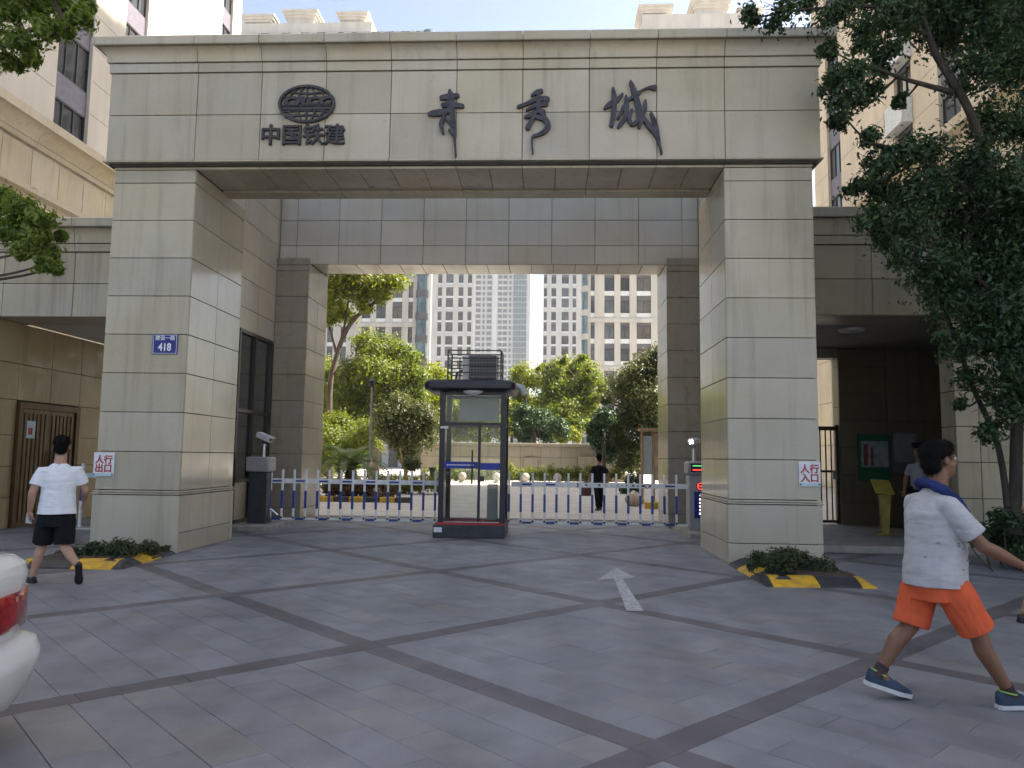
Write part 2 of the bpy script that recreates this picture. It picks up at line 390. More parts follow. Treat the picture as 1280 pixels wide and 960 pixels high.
# ---------------------------------------------------------------- inner portal
ig = empty('inner_gate', (-1.43, 17.5, 0), 'inner stone portal with plain grey lintel standing behind the entrance gate', 'gate')
YB = 17.15
c = MB(); c.box(-6.26, 3.40, YB+.03, 18.06, 5.92, 8.05); il = c.build('lintel', M['joint'], ig)
us = [-6.26]+[-5.87+.99*i for i in range(10)]+[3.40]
tiles(il, 'y', YB, -1, us, [5.905, 6.34, 6.94, 7.54, 8.05], M['granite_skylit'])
tiles(il, 'y', 18.1, 1, us[::2]+[3.40], [5.905, 6.94, 8.05], M['granite'])
tiles(il, 'z', 5.90, -1, frange(-5.5, 2.66, 16), [YB+.01, 18.09], M['granite_gloss'], 'soffit_panel')
for x0, x1, s in ((-6.26, -5.50, 1), (2.66, 3.40, -1)):
    c = MB(); c.box(x0+.04, x1-.04, 17.04, 18.46, 0, 6.0); core = c.build('pier', M['joint'], ig)
    zs = [0, .30, .91]+ZJ[:7]+[5.71, 5.85, 6.02]
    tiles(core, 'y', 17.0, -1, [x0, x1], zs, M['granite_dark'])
    tiles(core, 'y', 18.5, 1, [x0, x1], zs[::2], M['granite'])
    tiles(core, 'x', x1 if s > 0 else x0, s, [17.03, 17.75, 18.47], zs[:10]+[5.89], M['granite_gloss'])
    tiles(core, 'x', x0 if s > 0 else x1, -s, [18.11, 18.47], zs[::2], M['granite'])
# ---------------------------------------------------------------- side walls of the gate court, guard room window
def glass_mat(name, tint=(.8, .9, .88), refl=.9, dark=.0, kf=1.6):
    m, nt, p, N, L = nmat(name)
    N.remove(p); tr = N.new('ShaderNodeBsdfTransparent'); tr.inputs[0].default_value = (*tint, 1)
    gl = N.new('ShaderNodeBsdfGlossy'); gl.inputs['Roughness'].default_value = .02; gl.inputs[0].default_value = (refl, refl, refl, 1)
    fr = N.new('ShaderNodeFresnel'); fr.inputs[0].default_value = 1.5; mx = N.new('ShaderNodeMixShader')
    nz = N.new('ShaderNodeTexNoise'); nz.inputs['Scale'].default_value = 1.3; bp = N.new('ShaderNodeBump'); bp.inputs['Strength'].default_value = .03
    L.new(nz.outputs[0], bp.inputs['Height']); L.new(bp.outputs[0], gl.inputs['Normal'])
    ad = N.new('ShaderNodeMath'); ad.operation = 'MULTIPLY_ADD'; ad.inputs[1].default_value = kf; ad.inputs[2].default_value = dark
    L.new(fr.outputs[0], ad.inputs[0]); L.new(ad.outputs[0], mx.inputs[0]); L.new(tr.outputs[0], mx.inputs[1]); L.new(gl.outputs[0], mx.inputs[2])
    L.new(mx.outputs[0], N['Material Output'].inputs[0]); return m
M['glass'] = glass_mat('clear_glass', (.95, .965, .96), .8, 0, 1.0)
M['glass_win'] = glass_mat('window_glass', (.45, .5, .5), .9, .1)
M['frame_dark'] = pm('dark_frame', (.035, .032, .03), .4, .1, 20)
M['plaster'] = pm('plaster', (.55, .53, .48), .9, .08, 3)
M['curtain'] = pm('curtain', (.30, .32, .31), .9, .2, 9, stretch=(1, 5, .2))
def court_wall(X, s, y0, y1, wy, nm, lab):
    w = empty(nm, (X, (y0+y1)/2, 0), lab, 'wall')
    c = MB(); xa, xb = (X-.32, X-.04) if s > 0 else (X+.04, X+.32); zt = 4.05; z0 = .10
    if wy:
        c.box(xa, xb, y0, wy[0], 0, 8.08); c.box(xa, xb, wy[1], y1, 0, 8.08); c.box(xa, xb, wy[0], wy[1], zt, 8.08); c.box(xa, xb, wy[0], wy[1], 0, z0)
    else: c.box(xa, xb, y0, y1, 0, 8.08)
    core = c.build('wall_core', M['joint'], w)
    n = 4; ys = frange(y0, y1, n) if not wy else [y0, y0+.87, wy[0], (wy[0]+wy[1])/2, wy[1], y1]
    zs = [0, .3, .91]+[1.51+.6*i for i in range(4)]+[zt, 4.51, 5.11, 5.71, 6.31, 6.91, 7.51, 8.08]
    zs = sorted(set(round(z, 3) for z in zs if not (3.8 < z < 4.0)))
    tiles(core, 'x', X, s, ys, zs, M['granite_skylit'], skip=(lambda u, v: wy and wy[0] < u < wy[1] and v < zt))
    return w
cw = court_wall(-6.26, 1, 13.33, 17.0, (15.05, 16.93), 'court_wall', 'stone side wall with the tall guard room window left of the barrier')
court_wall(3.40, -1, 13.33, 17.0, None, 'court_wall', 'stone side wall hidden behind the right gate pier')
# window: dark frame, mullion, transom, panes
def bars(m, y0, y1, z0, z1, x0, x1, vs, hs, t=.05):
    m.box(x0, x1, y0, y0+t, z0, z1); m.box(x0, x1, y1-t, y1, z0, z1); m.box(x0, x1, y0+t, y1-t, z1-t, z1); m.box(x0, x1, y0+t, y1-t, z0, z0+t)
    ys = [y0+t]+[v for v in vs]+[y1-t]
    for v in vs: m.box(x0+.005, x1-.005, v-t/2, v+t/2, z0+t, z1-t)
    for h in hs:
        a = y0+t
        for v in list(vs)+[None]:
            b = v-t/2 if v is not None else y1-t; m.box(x0+.005, x1-.005, a, b, h-t/2, h+t/2); a = (v+t/2) if v is not None else 0
wf = MB(); bars(wf, 15.05, 16.93, .10, 4.05, -6.36, -6.235, [15.95], [2.38, .95], .075)
win = wf.build('window', M['frame_dark'], cw)
for y0, y1 in ((15.12, 15.91), (15.99, 16.86)):
    for z0, z1 in ((.99, 2.34), (2.42, 3.98)):
        g = MB(); g.box(-6.31, -6.302, y0, y1, z0, z1); g.build('pane', M['glass_win'], win)
    g = MB(); g.box(-6.31, -6.29, y0, y1, .17, .915); g.build('metal_panel', pm('brushed_panel', (.45, .40, .33), .28, .1, 4, metal=.8) if 'bp' not in M else M['bp'], win)
g = MB(); g.box(-7.6, -7.55, 14.2, 17.6, 0, 5); g.box(-7.55, -6.6, 14.2, 14.25, 0, 5); g.box(-7.55, -6.6, 17.5, 17.55, 0, 5); g.box(-7.55, -6.6, 14.2, 17.6, 4.9, 4.95)
g.build('room_shell', M['plaster'], cw)
g = MB()
pts = [(-6.55+.03*sin(i*1.9), 15.0+i*.05) for i in range(20)]
for (xa, ya), (xb, yb) in zip(pts, pts[1:]): g.add([(xa, ya, .9), (xb, yb, .9), (xb, yb, 4.0), (xa, ya, 4.0)], [(0, 1, 2, 3)])
g.build('curtain', M['curtain'], cw, smooth='all')
for X0, X1 in ((-6.60, -6.27), (3.41, 3.74)):
    g = MB(); g.box(X0, X1, 17.001, 18.1, 0, 8.06); g.build('return_wall', M['granite'], ig)
M['kerb'] = pm('kerb_stone', (.30, .29, .27), .7, .15, 5, bump=.2)
for x0, x1, lab in ((-6.255, -5.42, 'low stone kerb island under the left barrier machine'), (2.72, 3.395, 'low stone kerb island under the right barrier machine')):
    g = MB(); g.box(x0, x1, 14.8, 16.95, -.02, .10, .012); g.build('kerb_island', M['kerb'], label=lab, cat='kerb')

# ---------------------------------------------------------------- wings left and right of the gate
ZW = [.30, .91]+[1.51+.6*i for i in range(4)]
def wing(nm, lab, x0, x1, yf, joints, cut):
    w = empty(nm, ((x0+x1)/2, yf, 0), lab, 'wing')
    c = MB(); c.box(x0, x1, yf+.04, yf+.95, 4.02, 5.80); core = c.build('entablature', M['joint'], w)
    us = [x0]+joints+[x1]
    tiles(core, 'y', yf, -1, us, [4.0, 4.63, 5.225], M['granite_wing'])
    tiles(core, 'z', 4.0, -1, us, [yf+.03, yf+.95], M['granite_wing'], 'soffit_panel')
    b_, c_, k_ = cornice_profiles(5.235, 5.39, 5.67, 5.85, .02, .20)
    for pr, n2 in ((b_, 'frieze_band'), (c_, 'cavetto_stone'), (k_, 'cornice_stone')): course(pr, n2, core, us, yf, None, None, 0, M['granite_wing'])
    return w
LW = 13.65; RW = 13.15
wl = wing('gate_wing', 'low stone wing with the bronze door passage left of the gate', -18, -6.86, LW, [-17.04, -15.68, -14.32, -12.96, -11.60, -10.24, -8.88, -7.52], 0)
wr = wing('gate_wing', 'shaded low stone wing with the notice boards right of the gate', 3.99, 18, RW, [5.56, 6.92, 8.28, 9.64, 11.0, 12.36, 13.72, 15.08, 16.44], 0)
M['ceiling'] = pm('ceiling_board', (.50, .48, .43), .85, .05, 3)
M['granite_pass'] = granite('granite_passage', (.40, .31, .17), .4, .3)
# left passage: post, side wall, ceiling
c = MB(); c.box(-18, -10.44, LW+.04, 18.4, 0, 3.995); core = c.build('passage_wall', M['joint'], wl)
tiles(core, 'y', LW, -1, [-18, -16.2, -14.4, -12.9, -11.6, -10.40], [0]+ZW+[4.0], M['granite_wing'])
dY0, dY1, dZ = 14.50, 16.45, 2.46
tiles(core, 'x', -10.40, 1, [LW+.03, dY0-.02, 15.47, dY1+.02, 17.45, 18.40], [0, .6, 1.2, 1.8, dZ+.03, 3.2, 4.0], M['granite_pass'], skip=lambda u, v: dY0-.05 < u < dY1+.05 and v < dZ)
c = MB(); c.box(-10.40, -6.30, LW+.96, 18.4, 4.02, 4.12); c.build('ceiling', M['ceiling'], wl)
c = MB(); c.box(-10.44, -6.60, LW+.96, 18.4, 4.13, 5.6); c.build('roof_body', M['granite_wing'], wl)
# right passage: post, back wall, ceiling, lamp
c = MB(); c.box(6.90, 18, RW+.04, 13.60, 0, 3.995); core = c.build('passage_wall', M['joint'], wr)
tiles(core, 'y', RW, -1, [6.86, 7.25, 8.61, 9.97, 11.4, 13, 15, 18], [0]+ZW+[3.91, 4.0], M['granite_wing'])
tiles(core, 'x', 6.86, -1, [RW+.03, 13.62], [0]+ZW+[4.0], M['granite_wing'])
M['wall_brown_shade'] = granite('granite_back_shade', (.19, .15, .105), .5, .3)  # brown stone darkened in colour to paint in the right passage's shade
c = MB(); c.box(6.50, 14, 17.24, 17.6, 0, 3.995); core = c.build('back_wall', M['joint'], wr)
tiles(core, 'y', 17.2, -1, [6.47, 7.5, 8.7, 9.9, 11.1, 12.5, 14], [0, .6, 1.2, 1.8, 2.4, 3.0, 3.6, 4.0], M['wall_brown_shade'])
tiles(core, 'x', 6.47, -1, [17.23, 17.6], [0, .9, 1.8, 2.7, 3.6, 4.0], M['granite_wing'])
M['ceiling_shade'] = pm('ceiling_board_shade', (.26, .25, .23), .85, .08, 3)  # darker copy of the ceiling board, passage shade put into its colour
c = MB(); c.box(3.75, 14, RW+.96, 17.62, 4.02, 4.12); c.build('ceiling', M['ceiling_shade'], wr)
c = MB(); c.box(3.75, 14, RW+.96, 17.6, 4.13, 5.6); c.build('roof_body', M['granite_wing'], wr)
c = MB(); c.box(3.75, 6.46, 17.25, 17.6, 3.80, 4.015); c.build('door_head', M['granite_wing'], wr)
c = MB(); c.box(13.9, 14.0, 13.6, 17.2, 0, 4.0); c.build('end_wall', M['wall_brown_shade'], wr)
# ---------------------------------------------------------------- buildings
def cladding(name, c, pitch, var=.08, rough=.75):
    """painted stone-look render with faint streaks and thin horizontal coursing relief"""
    return pm(name, c, rough, var, .35, bump=.08, bscale=8, stretch=(3, 3, .6))
M['cream'] = cladding('cream_cladding', (.60, .56, .50), 3)
M['peach'] = cladding('peach_cladding', (.60, .52, .41), 3)
M['podium'] = granite('podium_stone', (.50, .44, .35), .5, .3)
M['tower_w'] = cladding('tower_cladding', (.50, .49, .465), 3)
M['tower_y'] = cladding('tower_cladding_warm', (.455, .44, .41), 3)
M['tower_g'] = cladding('tower_cladding_grey', (.46, .46, .46), 3)
M['spandrel'] = pm('spandrel_metal', (.16, .15, .19), .5, .1, 4)
M['spandrel_d'] = pm('spandrel_dark', (.10, .10, .115), .5, .1, 4)
M['white_panel'] = pm('white_panel', (.62, .65, .66), .5, .08, 4)
def dark_glass(name, c, rough=.05):
    m, nt, p, N, L = nmat(name); oi = N.new('ShaderNodeObjectInfo'); geo = N.new('ShaderNodeNewGeometry')
    nz = N.new('ShaderNodeTexNoise'); nz.inputs['Scale'].default_value = .8; L.new(geo.outputs['Position'], nz.inputs['Vector'])
    mr = N.new('ShaderNodeMapRange'); mr.inputs[3].default_value = .5; mr.inputs[4].default_value = 1.9; L.new(oi.outputs['Random'], mr.inputs[0])
    ml = N.new('ShaderNodeMath'); ml.operation = 'MULTIPLY'; L.new(mr.outputs[0], ml.inputs[0]); L.new(nz.outputs[0], ml.inputs[1])
    vm = N.new('ShaderNodeVectorMath'); vm.operation = 'SCALE'; vm.inputs[0].default_value = tuple(2*x for x in c); L.new(ml.outputs[0], vm.inputs['Scale'])
    L.new(vm.outputs[0], p.inputs['Base Color']); p.inputs['Roughness'].default_value = rough; p.inputs['Specular IOR Level'].default_value = .8
    return m
M['pane_dark'] = dark_glass('dark_pane', (.045, .05, .055))
M['pane_blue'] = dark_glass('blue_pane', (.055, .085, .10))
def mkwin(w, h, axis, s, panel=0., mull=1, name='window', fr=.06):
    """shared mesh of one window, origin at its bottom centre on the outer wall plane; materials frame, pane, panel"""
    m = MB()
    def bx(u0, u1, z0, z1, d0, d1):     # d = depth behind the outer plane
        if axis == 'y': a, b = (d0, d1) if s < 0 else (-d1, -d0); m.box(u0, u1, a, b, z0, z1)
        else: a, b = (d0, d1) if s < 0 else (-d1, -d0); m.box(a, b, u0, u1, z0, z1)
    zb = panel
    m.cm = 0
    bx(-w/2, -w/2+fr, zb, h, .16, .30); bx(w/2-fr, w/2, zb, h, .16, .30); bx(-w/2+fr, w/2-fr, h-fr, h, .16, .30); bx(-w/2+fr, w/2-fr, zb, zb+fr, .16, .30)
    for i in range(mull):
        u = -w/2+w*(i+1)/(mull+1); bx(u-fr/2, u+fr/2, zb+fr, h-fr, .17, .30)
    m.cm = 1; bx(-w/2+fr, w/2-fr, zb+fr, h-fr, .22, .26)
    if panel: m.cm = 2; bx(-w/2, w/2, 0, panel-.01, .10, .28)
    o = m.build(name, [M['frame_dark'], M['pane_dark'], M['white_panel']], recenter=False)
    me = o.data; bpy.data.objects.remove(o); return me
def facade(parent, axis, c, s, u0, u1, z0, z1, cols, floors, wall, sp, belts=(), protrude=.12, panel=.0, prob=1.0, rnd=None):
    """clad one face: strips between window columns, recessed spandrels, belts, one window object per opening"""
    m = MB()
    def bx(mb, a, b, za, zb, d0, d1):
        if axis == 'y': y = (c+d0, c+d1) if s < 0 else (c-d1, c-d0); mb.box(a, b, y[0], y[1], za, zb)
        else: y = (c+d0, c+d1) if s < 0 else (c-d1, c-d0); mb.box(y[0], y[1], a, b, za, zb)
    u = u0
    for a, b in sorted(cols): bx(m, u, a, z0, z1, 0, .4); u = b
    bx(m, u, u1, z0, z1, 0, .4)
    wobj = m.build('wall_face', wall, parent)
    if belts:
        m = MB()
        for z in belts: bx(m, u0-.05 if axis == 'y' else u0, u1+.05 if axis == 'y' else u1, z-.28, z+.28, -protrude, .38)
        m.build('belt_course', wall, parent)
    def spn(a, b, za, zb):
        y = (c+.14, c+.4) if s < 0 else (c-.4, c-.14)
        if axis == 'y': piece('spandrel', a, b, y[0], y[1], za, zb, sp, parent, .01)
        else: piece('spandrel', y[0], y[1], a, b, za, zb, sp, parent, .01)
    for a, b in cols:
        z = z0
        for f0, f1 in floors:
            if f0 > z+.02: spn(a, b, z, f0)
            z = f1
        if z1 > z: spn(a, b, z, z1)
    for a, b in cols:
        for f0, f1 in floors:
            w, h = round(b-a, 3), round(f1-f0, 3); key = ('win', w, h, axis, s, panel)
            if key not in _pc: _pc[key] = mkwin(w-.004, h-.004, axis, s, panel, 0 if w < .9 else (1 if w < 1.9 else 2))
            o = bpy.data.objects.new('window', _pc[key]); col.objects.link(o)
            o.location = ((a+b)/2, c, f0+.002) if axis == 'y' else (c, (a+b)/2, f0+.002); setpar(o, parent)
# --- flank building on the left
bl = empty('apartment_building', (-27, 30, 0), 'cream apartment building with purple grey spandrels rising behind the left wing', 'building')
XL = -20.4
c = MB(); c.box(-34, XL-.401, 8, 47, 0, 60); c.build('body', M['cream'], bl)
flo = [(14.25+3.05*i, 16.2+3.05*i) for i in range(14)]
facade(bl, 'x', XL, 1, 8, 47, 14.2, 60, [(11.5, 13.7), (17, 19.2), (23, 25.2), (29.3, 31.6), (34.0, 35.9), (44.2, 45.7)], flo, M['cream'], M['spandrel'])
for b in range(3):   # thin string grooves every storey: proud strips between joints
    pass
m = MB()
for i in range(29): m.box(XL-.02, XL+.012, 8, 11.4, 14.9+1.525*i, 14.93+1.525*i)
for a, b in ((13.8, 16.9), (19.3, 22.9), (25.3, 29.2), (31.7, 33.9), (36.0, 44.1), (45.8, 47)):
    for i in range(29): m.box(XL-.02, XL+.004, a, b, 14.9+1.525*i, 14.925+1.525*i)
m.build('string_lines', M['spandrel'], bl)
c = MB(); c.box(XL-.4, XL+.30, 8, 47.3, 0, 11.7); pod = c.build('podium', M['joint'], bl)
tiles(pod, 'x', XL+.42, 1, frange(8, 47.3, 24), [0, 2.4, 4.8, 7.2, 9.6, 11.6, 13.15], M['podium'], 'podium_panel', .2, .03)
def course_y(prof, name, parent, ys, xf, s, mat):
    for a, b in zip(ys, ys[1:]):
        m = MB(); m.prism(prof, lambda o, z: (xf+s*o, a+.01, z), lambda o, z: (xf+s*o, b-.01, z)); m.build(name, mat, parent, smooth=30)
b_, c_, k_ = cornice_profiles(13.2, 13.42, 13.85, 14.22, .1, .75)
for pr, n2 in ((b_, 'frieze_band'), (c_, 'cavetto_stone'), (k_, 'cornice_stone')): course_y(pr, n2, pod, frange(8, 47.4, 12), XL+.42, 1, M['podium'])
course_y([(0, 11.3), (.25, 11.34), (.25, 11.55), (0, 11.6)], 'string_course', pod, frange(8, 47.4, 6), XL+.42, 1, M['podium'])
for Y in (29.0, 33.9):   # downpipes and air-conditioner ledge beside the windows
    m = MB(); m.box(XL, XL+.7, Y+2.75 if Y < 30 else Y+2.1, Y+3.3 if Y < 30 else Y+2.6, 14.3, 60); 
# --- flank building on the right (unseen near end and height extended to shade forecourt)
br = empty('apartment_building', (24, 27, 0), 'peach apartment building seen through the big tree on the right', 'building')
XR = 16.5
c = MB(); c.box(XR+.401, 31, 2, 46.8, 0, 68); c.build('body', M['peach'], br)
flo = [(14.9+3.05*i, 16.8+3.05*i) for i in range(17)]
facade(br, 'x', XR, -1, 2, 46.8, 14.6, 68, [(8, 10), (15, 17), (21, 23.2), (26.2, 28.4), (30.2, 31.9), (34.2, 35.9), (42.6, 44.6)], flo, M['peach'], M['spandrel'])
m = MB()
for a, b in ((2, 7.9), (10.1, 14.9), (17.1, 20.9), (23.3, 26.1), (28.5, 30.1), (32.0, 34.1), (36.0, 42.5), (44.7, 46.8)):
    for i in range(34): m.box(XR-.004, XR+.02, a, b, 15.4+1.525*i, 15.425+1.525*i)
m.build('string_lines', M['spandrel'], br)
c = MB(); c.box(XR-.30, XR+.4, 2, 47.1, 0, 11.9); pod = c.build('podium', M['joint'], br)
tiles(pod, 'x', XR-.42, -1, frange(2, 47.1, 28), [0, 2.4, 4.8, 7.2, 9.6, 11.8, 13.5], M['podium'], 'podium_panel', .2, .03)
b_, c_, k_ = cornice_profiles(13.55, 13.8, 14.2, 14.6, .1, .75)
for pr, n2 in ((b_, 'frieze_band'), (c_, 'cavetto_stone'), (k_, 'cornice_stone')): course_y(pr, n2, pod, frange(2, 47.2, 14), XR-.42, -1, M['podium'])
for i in range(6):       # boxed bay windows on the column beside the branch fork
    m = MB(); z = 16.9+3.05*i; m.box(XR-.55, XR-.01, 34.1, 36.0, z, z+.16); m.box(XR-.5, XR-.01, 34.15, 34.2, z+.16, z+1.3); m.box(XR-.5, XR-.46, 34.2, 35.95, z+.16, z+1.3); m.box(XR-.5, XR-.01, 35.9, 35.95, z+.16, z+1.3)
    m.build('balcony', M['white_panel'], br)
# --- towers beyond the garden
def tower(lab, x0, x1, y0, y1, h, cols, belt0, mat, panel, grp, side_in=2.5, front_d=4, pitch=6.1, windows=True, bay=None):
    t = empty('tower_block', ((x0+x1)/2, (y0+y1)/2, 0), lab, 'building', grp)
    c = MB(); c.box(x0, x1, y0+.401, y0+front_d, 0, h); c.box(x0+1, x1-side_in, y0+front_d, y1, 0, h-.02); c.build('body', mat, t)
    belts = [belt0+pitch*i for i in range(-8, 20) if 2 < belt0+pitch*i < h-1]
    fl = []
    for b in belts:
        f = pitch/2
        fl += [(b+.35, b+.35+f-.85), (b+f+.12, b+f+.12+f-.75)]
    fl = [(a, b) for a, b in fl if b < h-.6]
    facade(t, 'y', y0, -1, x0, x1, 0, h, cols, fl, mat, M['spandrel_d'], belts, panel=panel)
    return t
def pav_roof(t, x0, x1, y, z0, z1, mat):
    m = MB(); m.box(x0, x1, y, y+4, z0, z1-1.0); m.box(x0-.25, x1+.25, y-.25, y+4.25, z1-1.0, z1-.65); m.box(x0-.5, x1+.5, y-.5, y+4.5, z1-.65, z1-.3); m.box(x0-.7, x1+.7, y-.7, y+4.7, z1-.3, z1)
    m.build('roof_pavilion', mat, t)
def cc(L): return [(x-w/2, x+w/2) for x, w in L]
grp = 'tower blocks beyond the garden'
ta = tower('cream tower block behind the tall forked tree, left of the booth', -43.5, -16.2, 100, 114, 60.3, cc([(-18.4, .6), (-20.2, 1.3), (-22.4, 1.3), (-24.4, 1.2), (-27.4, .8), (-29.2, .8), (-32, 1.3), (-34.4, 1.3), (-37, 1.3), (-40, 1.3)]), 18.9, M['tower_y'], .55, grp)
m = MB()
for i in range(18):     # glazed corner bay, one ring per storey
    z = 1.2+3.05*i
    prof = [(-16.85+.85*cos(a), 99.9-.9*sin(a)) for a in [pi*k/6 for k in range(7)]]
    m.prism(prof, lambda x, y: (x, y, z), lambda x, y: (x, y, z+1.0))
m.build('bay_parapet', M['spandrel_d'], ta)
m = MB(); prof = [(-16.85+.75*cos(a), 99.9-.8*sin(a)) for a in [pi*k/6 for k in range(7)]]
m.prism(prof, lambda x, y: (x, y, 0), lambda x, y: (x, y, 60)); m.build('bay_glazing', M['pane_blue'], ta)
for x0, x1, z1 in ((-43.2, -39.6, 63.3), (-37.2, -33.4, 63.9), (-29.4, -26.2, 63.5)): pav_roof(ta, x0, x1, 101, 60.3, z1, M['cream'])
m = MB(); m.box(-43.6, -25, 100.6, 101, 60.31, 62.0); m.build('parapet', M['cream'], ta)
tb = tower('pale tower block straight behind the booth roof, left of the glass tower', -29.3, -18.4, 185, 200, 88, cc([(-26.8, 1.0), (-24.4, 1.8), (-21.6, 1.2), (-19.4, 1.0)]), 37.4, M['tower_w'], .5, grp, 1.5, 4)
td = tower('slim pale tower block right of the bright sky gap', -1.2, 9.4, 190, 205, 88, cc([(-.7, .8), (1.4, 1.2), (4.3, 1.8), (6.6, .9)]), 38.4, M['tower_w'], .5, grp, 1.5, 4)
te = tower('warm grey tower block with rounded bay behind the right hand garden trees', 4.9, 27.5, 95, 110, 56.6, cc([(5.6, .5), (7.7, 1.25), (9.65, 1.15), (12.0, 1.8), (15.5, 1.2), (18, 1.8), (21, 1.2), (23.5, 1.3)]), 18.75, M['tower_y'], .6, grp)
m = MB(); prof = [(4.95+.85*cos(a), 95.6-1.1*sin(a)) for a in [pi*k/6 for k in range(3, 10)]]
for i in range(18): z = 1+3.05*i; m.prism(prof+[(5.2, 96.6)], lambda x, y: (x, y, z), lambda x, y: (x, y, z+.75))
m.build('bay_parapet', M['tower_y'], te)
m = MB(); prof = [(4.95+.75*cos(a), 95.6-1.0*sin(a)) for a in [pi*k/6 for k in range(3, 10)]]
m.prism(prof+[(5.2, 96.55)], lambda x, y: (x, y, 0), lambda x, y: (x, y, 56.4)); m.build('bay_glazing', M['pane_blue'], te)
for x0, x1, z1 in ((12.2, 15.4, 60.8), (19.0, 22.9, 61.4), (25, 27, 60.2)): pav_roof(te, x0, x1, 96, 56.6, z1, M['cream'])
m = MB(); m.box(12, 27, 95.6, 96, 56.61, 59.5); m.build('parapet', M['cream'], te)
# far glass-cornered tower: windows are only a few pixels each
tc = empty('tower_block', (-24, 405, 0), 'distant slender tower with blue glass corner seen above the booth', 'building', grp)
c = MB(); c.box(-40, -9.5, 400.4, 425, 0, 150); c.build('body', M['tower_g'], tc)
m = MB()
for x0, x1 in ((-38.5, -36), (-35, -33.8), (-32.6, -30.2), (-26.6, -24.6), (-24.0, -21.8), (-20.8, -19.6)):
    for i in range(48): z = 2+3.05*i; m.box(x0, x1, 400.1, 400.45, z, z+1.75)
m.build('small_windows', M['pane_dark'], tc, kind='stuff')
m = MB()
for x0, x1 in ((-39.2, -38.7), (-33.5, -32.9), (-29.8, -27.0), (-21.6, -21)): m.box(x0, x1, 399.6, 400.5, 0, 150)
for i in range(49): z = .9+3.05*i; m.box(-38.6, -35.9, 399.7, 400.5, z, z+.8); m.box(-27, -21.7, 399.7, 400.5, z, z+.7)
m.build('balcony_bands', M['tower_w'], tc, kind='stuff')
m = MB()
for i in range(48):
    for k in range(5): z = 1.6+3.05*i; m.box(-18.6+k*1.45, -17.3+k*1.45, 399.9, 400.5, z, z+2.5)
m.build('glass_bays', M['pane_blue'], tc, kind='stuff')
# ---------------------------------------------------------------- lettering and signs
M['letter'] = pm('letter_metal', (.055, .05, .062), .45, .3, 14, metal=.3)
M['letter_worn'] = pm('letter_metal_worn', (.048, .044, .050), .5, .3, 20)
def ribbon(pts, hw, sub=6):
    """smooth 2-D outline of a brush stroke through pts with half widths hw"""
    P = []; W = []
    n = len(pts)
    for i in range(n-1):
        p0 = pts[max(i-1, 0)]; p1 = pts[i]; p2 = pts[i+1]; p3 = pts[min(i+2, n-1)]
        for k in range(sub):
            t = k/sub
            f = lambda a, b, c, d: .5*((2*b)+(-a+c)*t+(2*a-5*b+4*c-d)*t*t+(-a+3*b-3*c+d)*t**3)
            P.append((f(p0[0], p1[0], p2[0], p3[0]), f(p0[1], p1[1], p2[1], p3[1]))); W.append(hw[i]+(hw[i+1]-hw[i])*t)
    P.append(pts[-1]); W.append(hw[-1]); L = []; Rr = []
    for i, p in enumerate(P):
        a = P[max(i-1, 0)]; b = P[min(i+1, len(P)-1)]; dx, dy = b[0]-a[0], b[1]-a[1]; l = math.hypot(dx, dy) or 1
        nx, ny = -dy/l, dx/l; L.append((p[0]+nx*W[i], p[1]+ny*W[i])); Rr.append((p[0]-nx*W[i], p[1]-ny*W[i]))
    def cap(p, q, w, ang0):
        return [(p[0]+w*cos(ang0-pi*k/5), p[1]+w*sin(ang0-pi*k/5)) for k in range(1, 5)]
    d1 = math.atan2(P[-1][1]-P[-2][1], P[-1][0]-P[-2][0]); d0 = math.atan2(P[1][1]-P[0][1], P[1][0]-P[0][0])
    return L, Rr, cap(P[-1], None, W[-1], d1+pi/2), cap(P[0], None, W[0], d0-pi/2)
def stroke_mesh(mb, pts, hw, fn, y0, y1):
    """extruded stroke as quads strip (front y0, back y1); fn maps 2-D to (x, z)"""
    L, Rr, c1, c0 = ribbon(pts, hw); n = len(L); b = len(mb.v); fs = []
    for y in (y0, y1):
        for p in L: x, z = fn(*p); mb.v.append((x, y, z))
        for p in Rr: x, z = fn(*p); mb.v.append((x, y, z))
        for p in c1+c0: x, z = fn(*p); mb.v.append((x, y, z))
    st = 2*n+8
    for s_ in (0, 1):
        o = b+s_*st
        for i in range(n-1): fs.append((o+i, o+i+1, o+n+i+1, o+n+i))
        fs.append(tuple([o+n-1]+[o+2*n+k for k in range(4)]+[o+2*n-1]))
        fs.append(tuple([o+n]+[o+2*n+4+k for k in range(4)]+[o]))
    loop = list(range(n))+[2*n+k for k in range(4)]+list(range(2*n-1, n-1, -1))+[2*n+4+k for k in range(4)]
    for i in range(len(loop)): j = (i+1) % len(loop); fs.append((b+loop[i], b+loop[j], b+st+loop[j], b+st+loop[i]))
    mb.f += fs; mb.m += [mb.cm]*len(fs)
FACE_Y = YF-.103
def on_face(px, py): return (-.4546+(px-650)*.01227+(py-150)*.00015, 6.644-(px-650)*.000098-(py-150)*.01274)
def character(lab, ox, oy, sc, strokes):
    x, z = on_face(ox+300/sc, oy+500/sc); t = empty('sign_character', (x, FACE_Y, z-.4), lab, 'sign', 'calligraphic characters on the lintel')
    for i, (pts, hw) in enumerate(strokes):
        m = MB(); stroke_mesh(m, pts, hw, lambda a, b: on_face(ox+a/sc, oy+b/sc), FACE_Y-.055-.0015*i, FACE_Y); m.build('stroke', M['letter'], t)
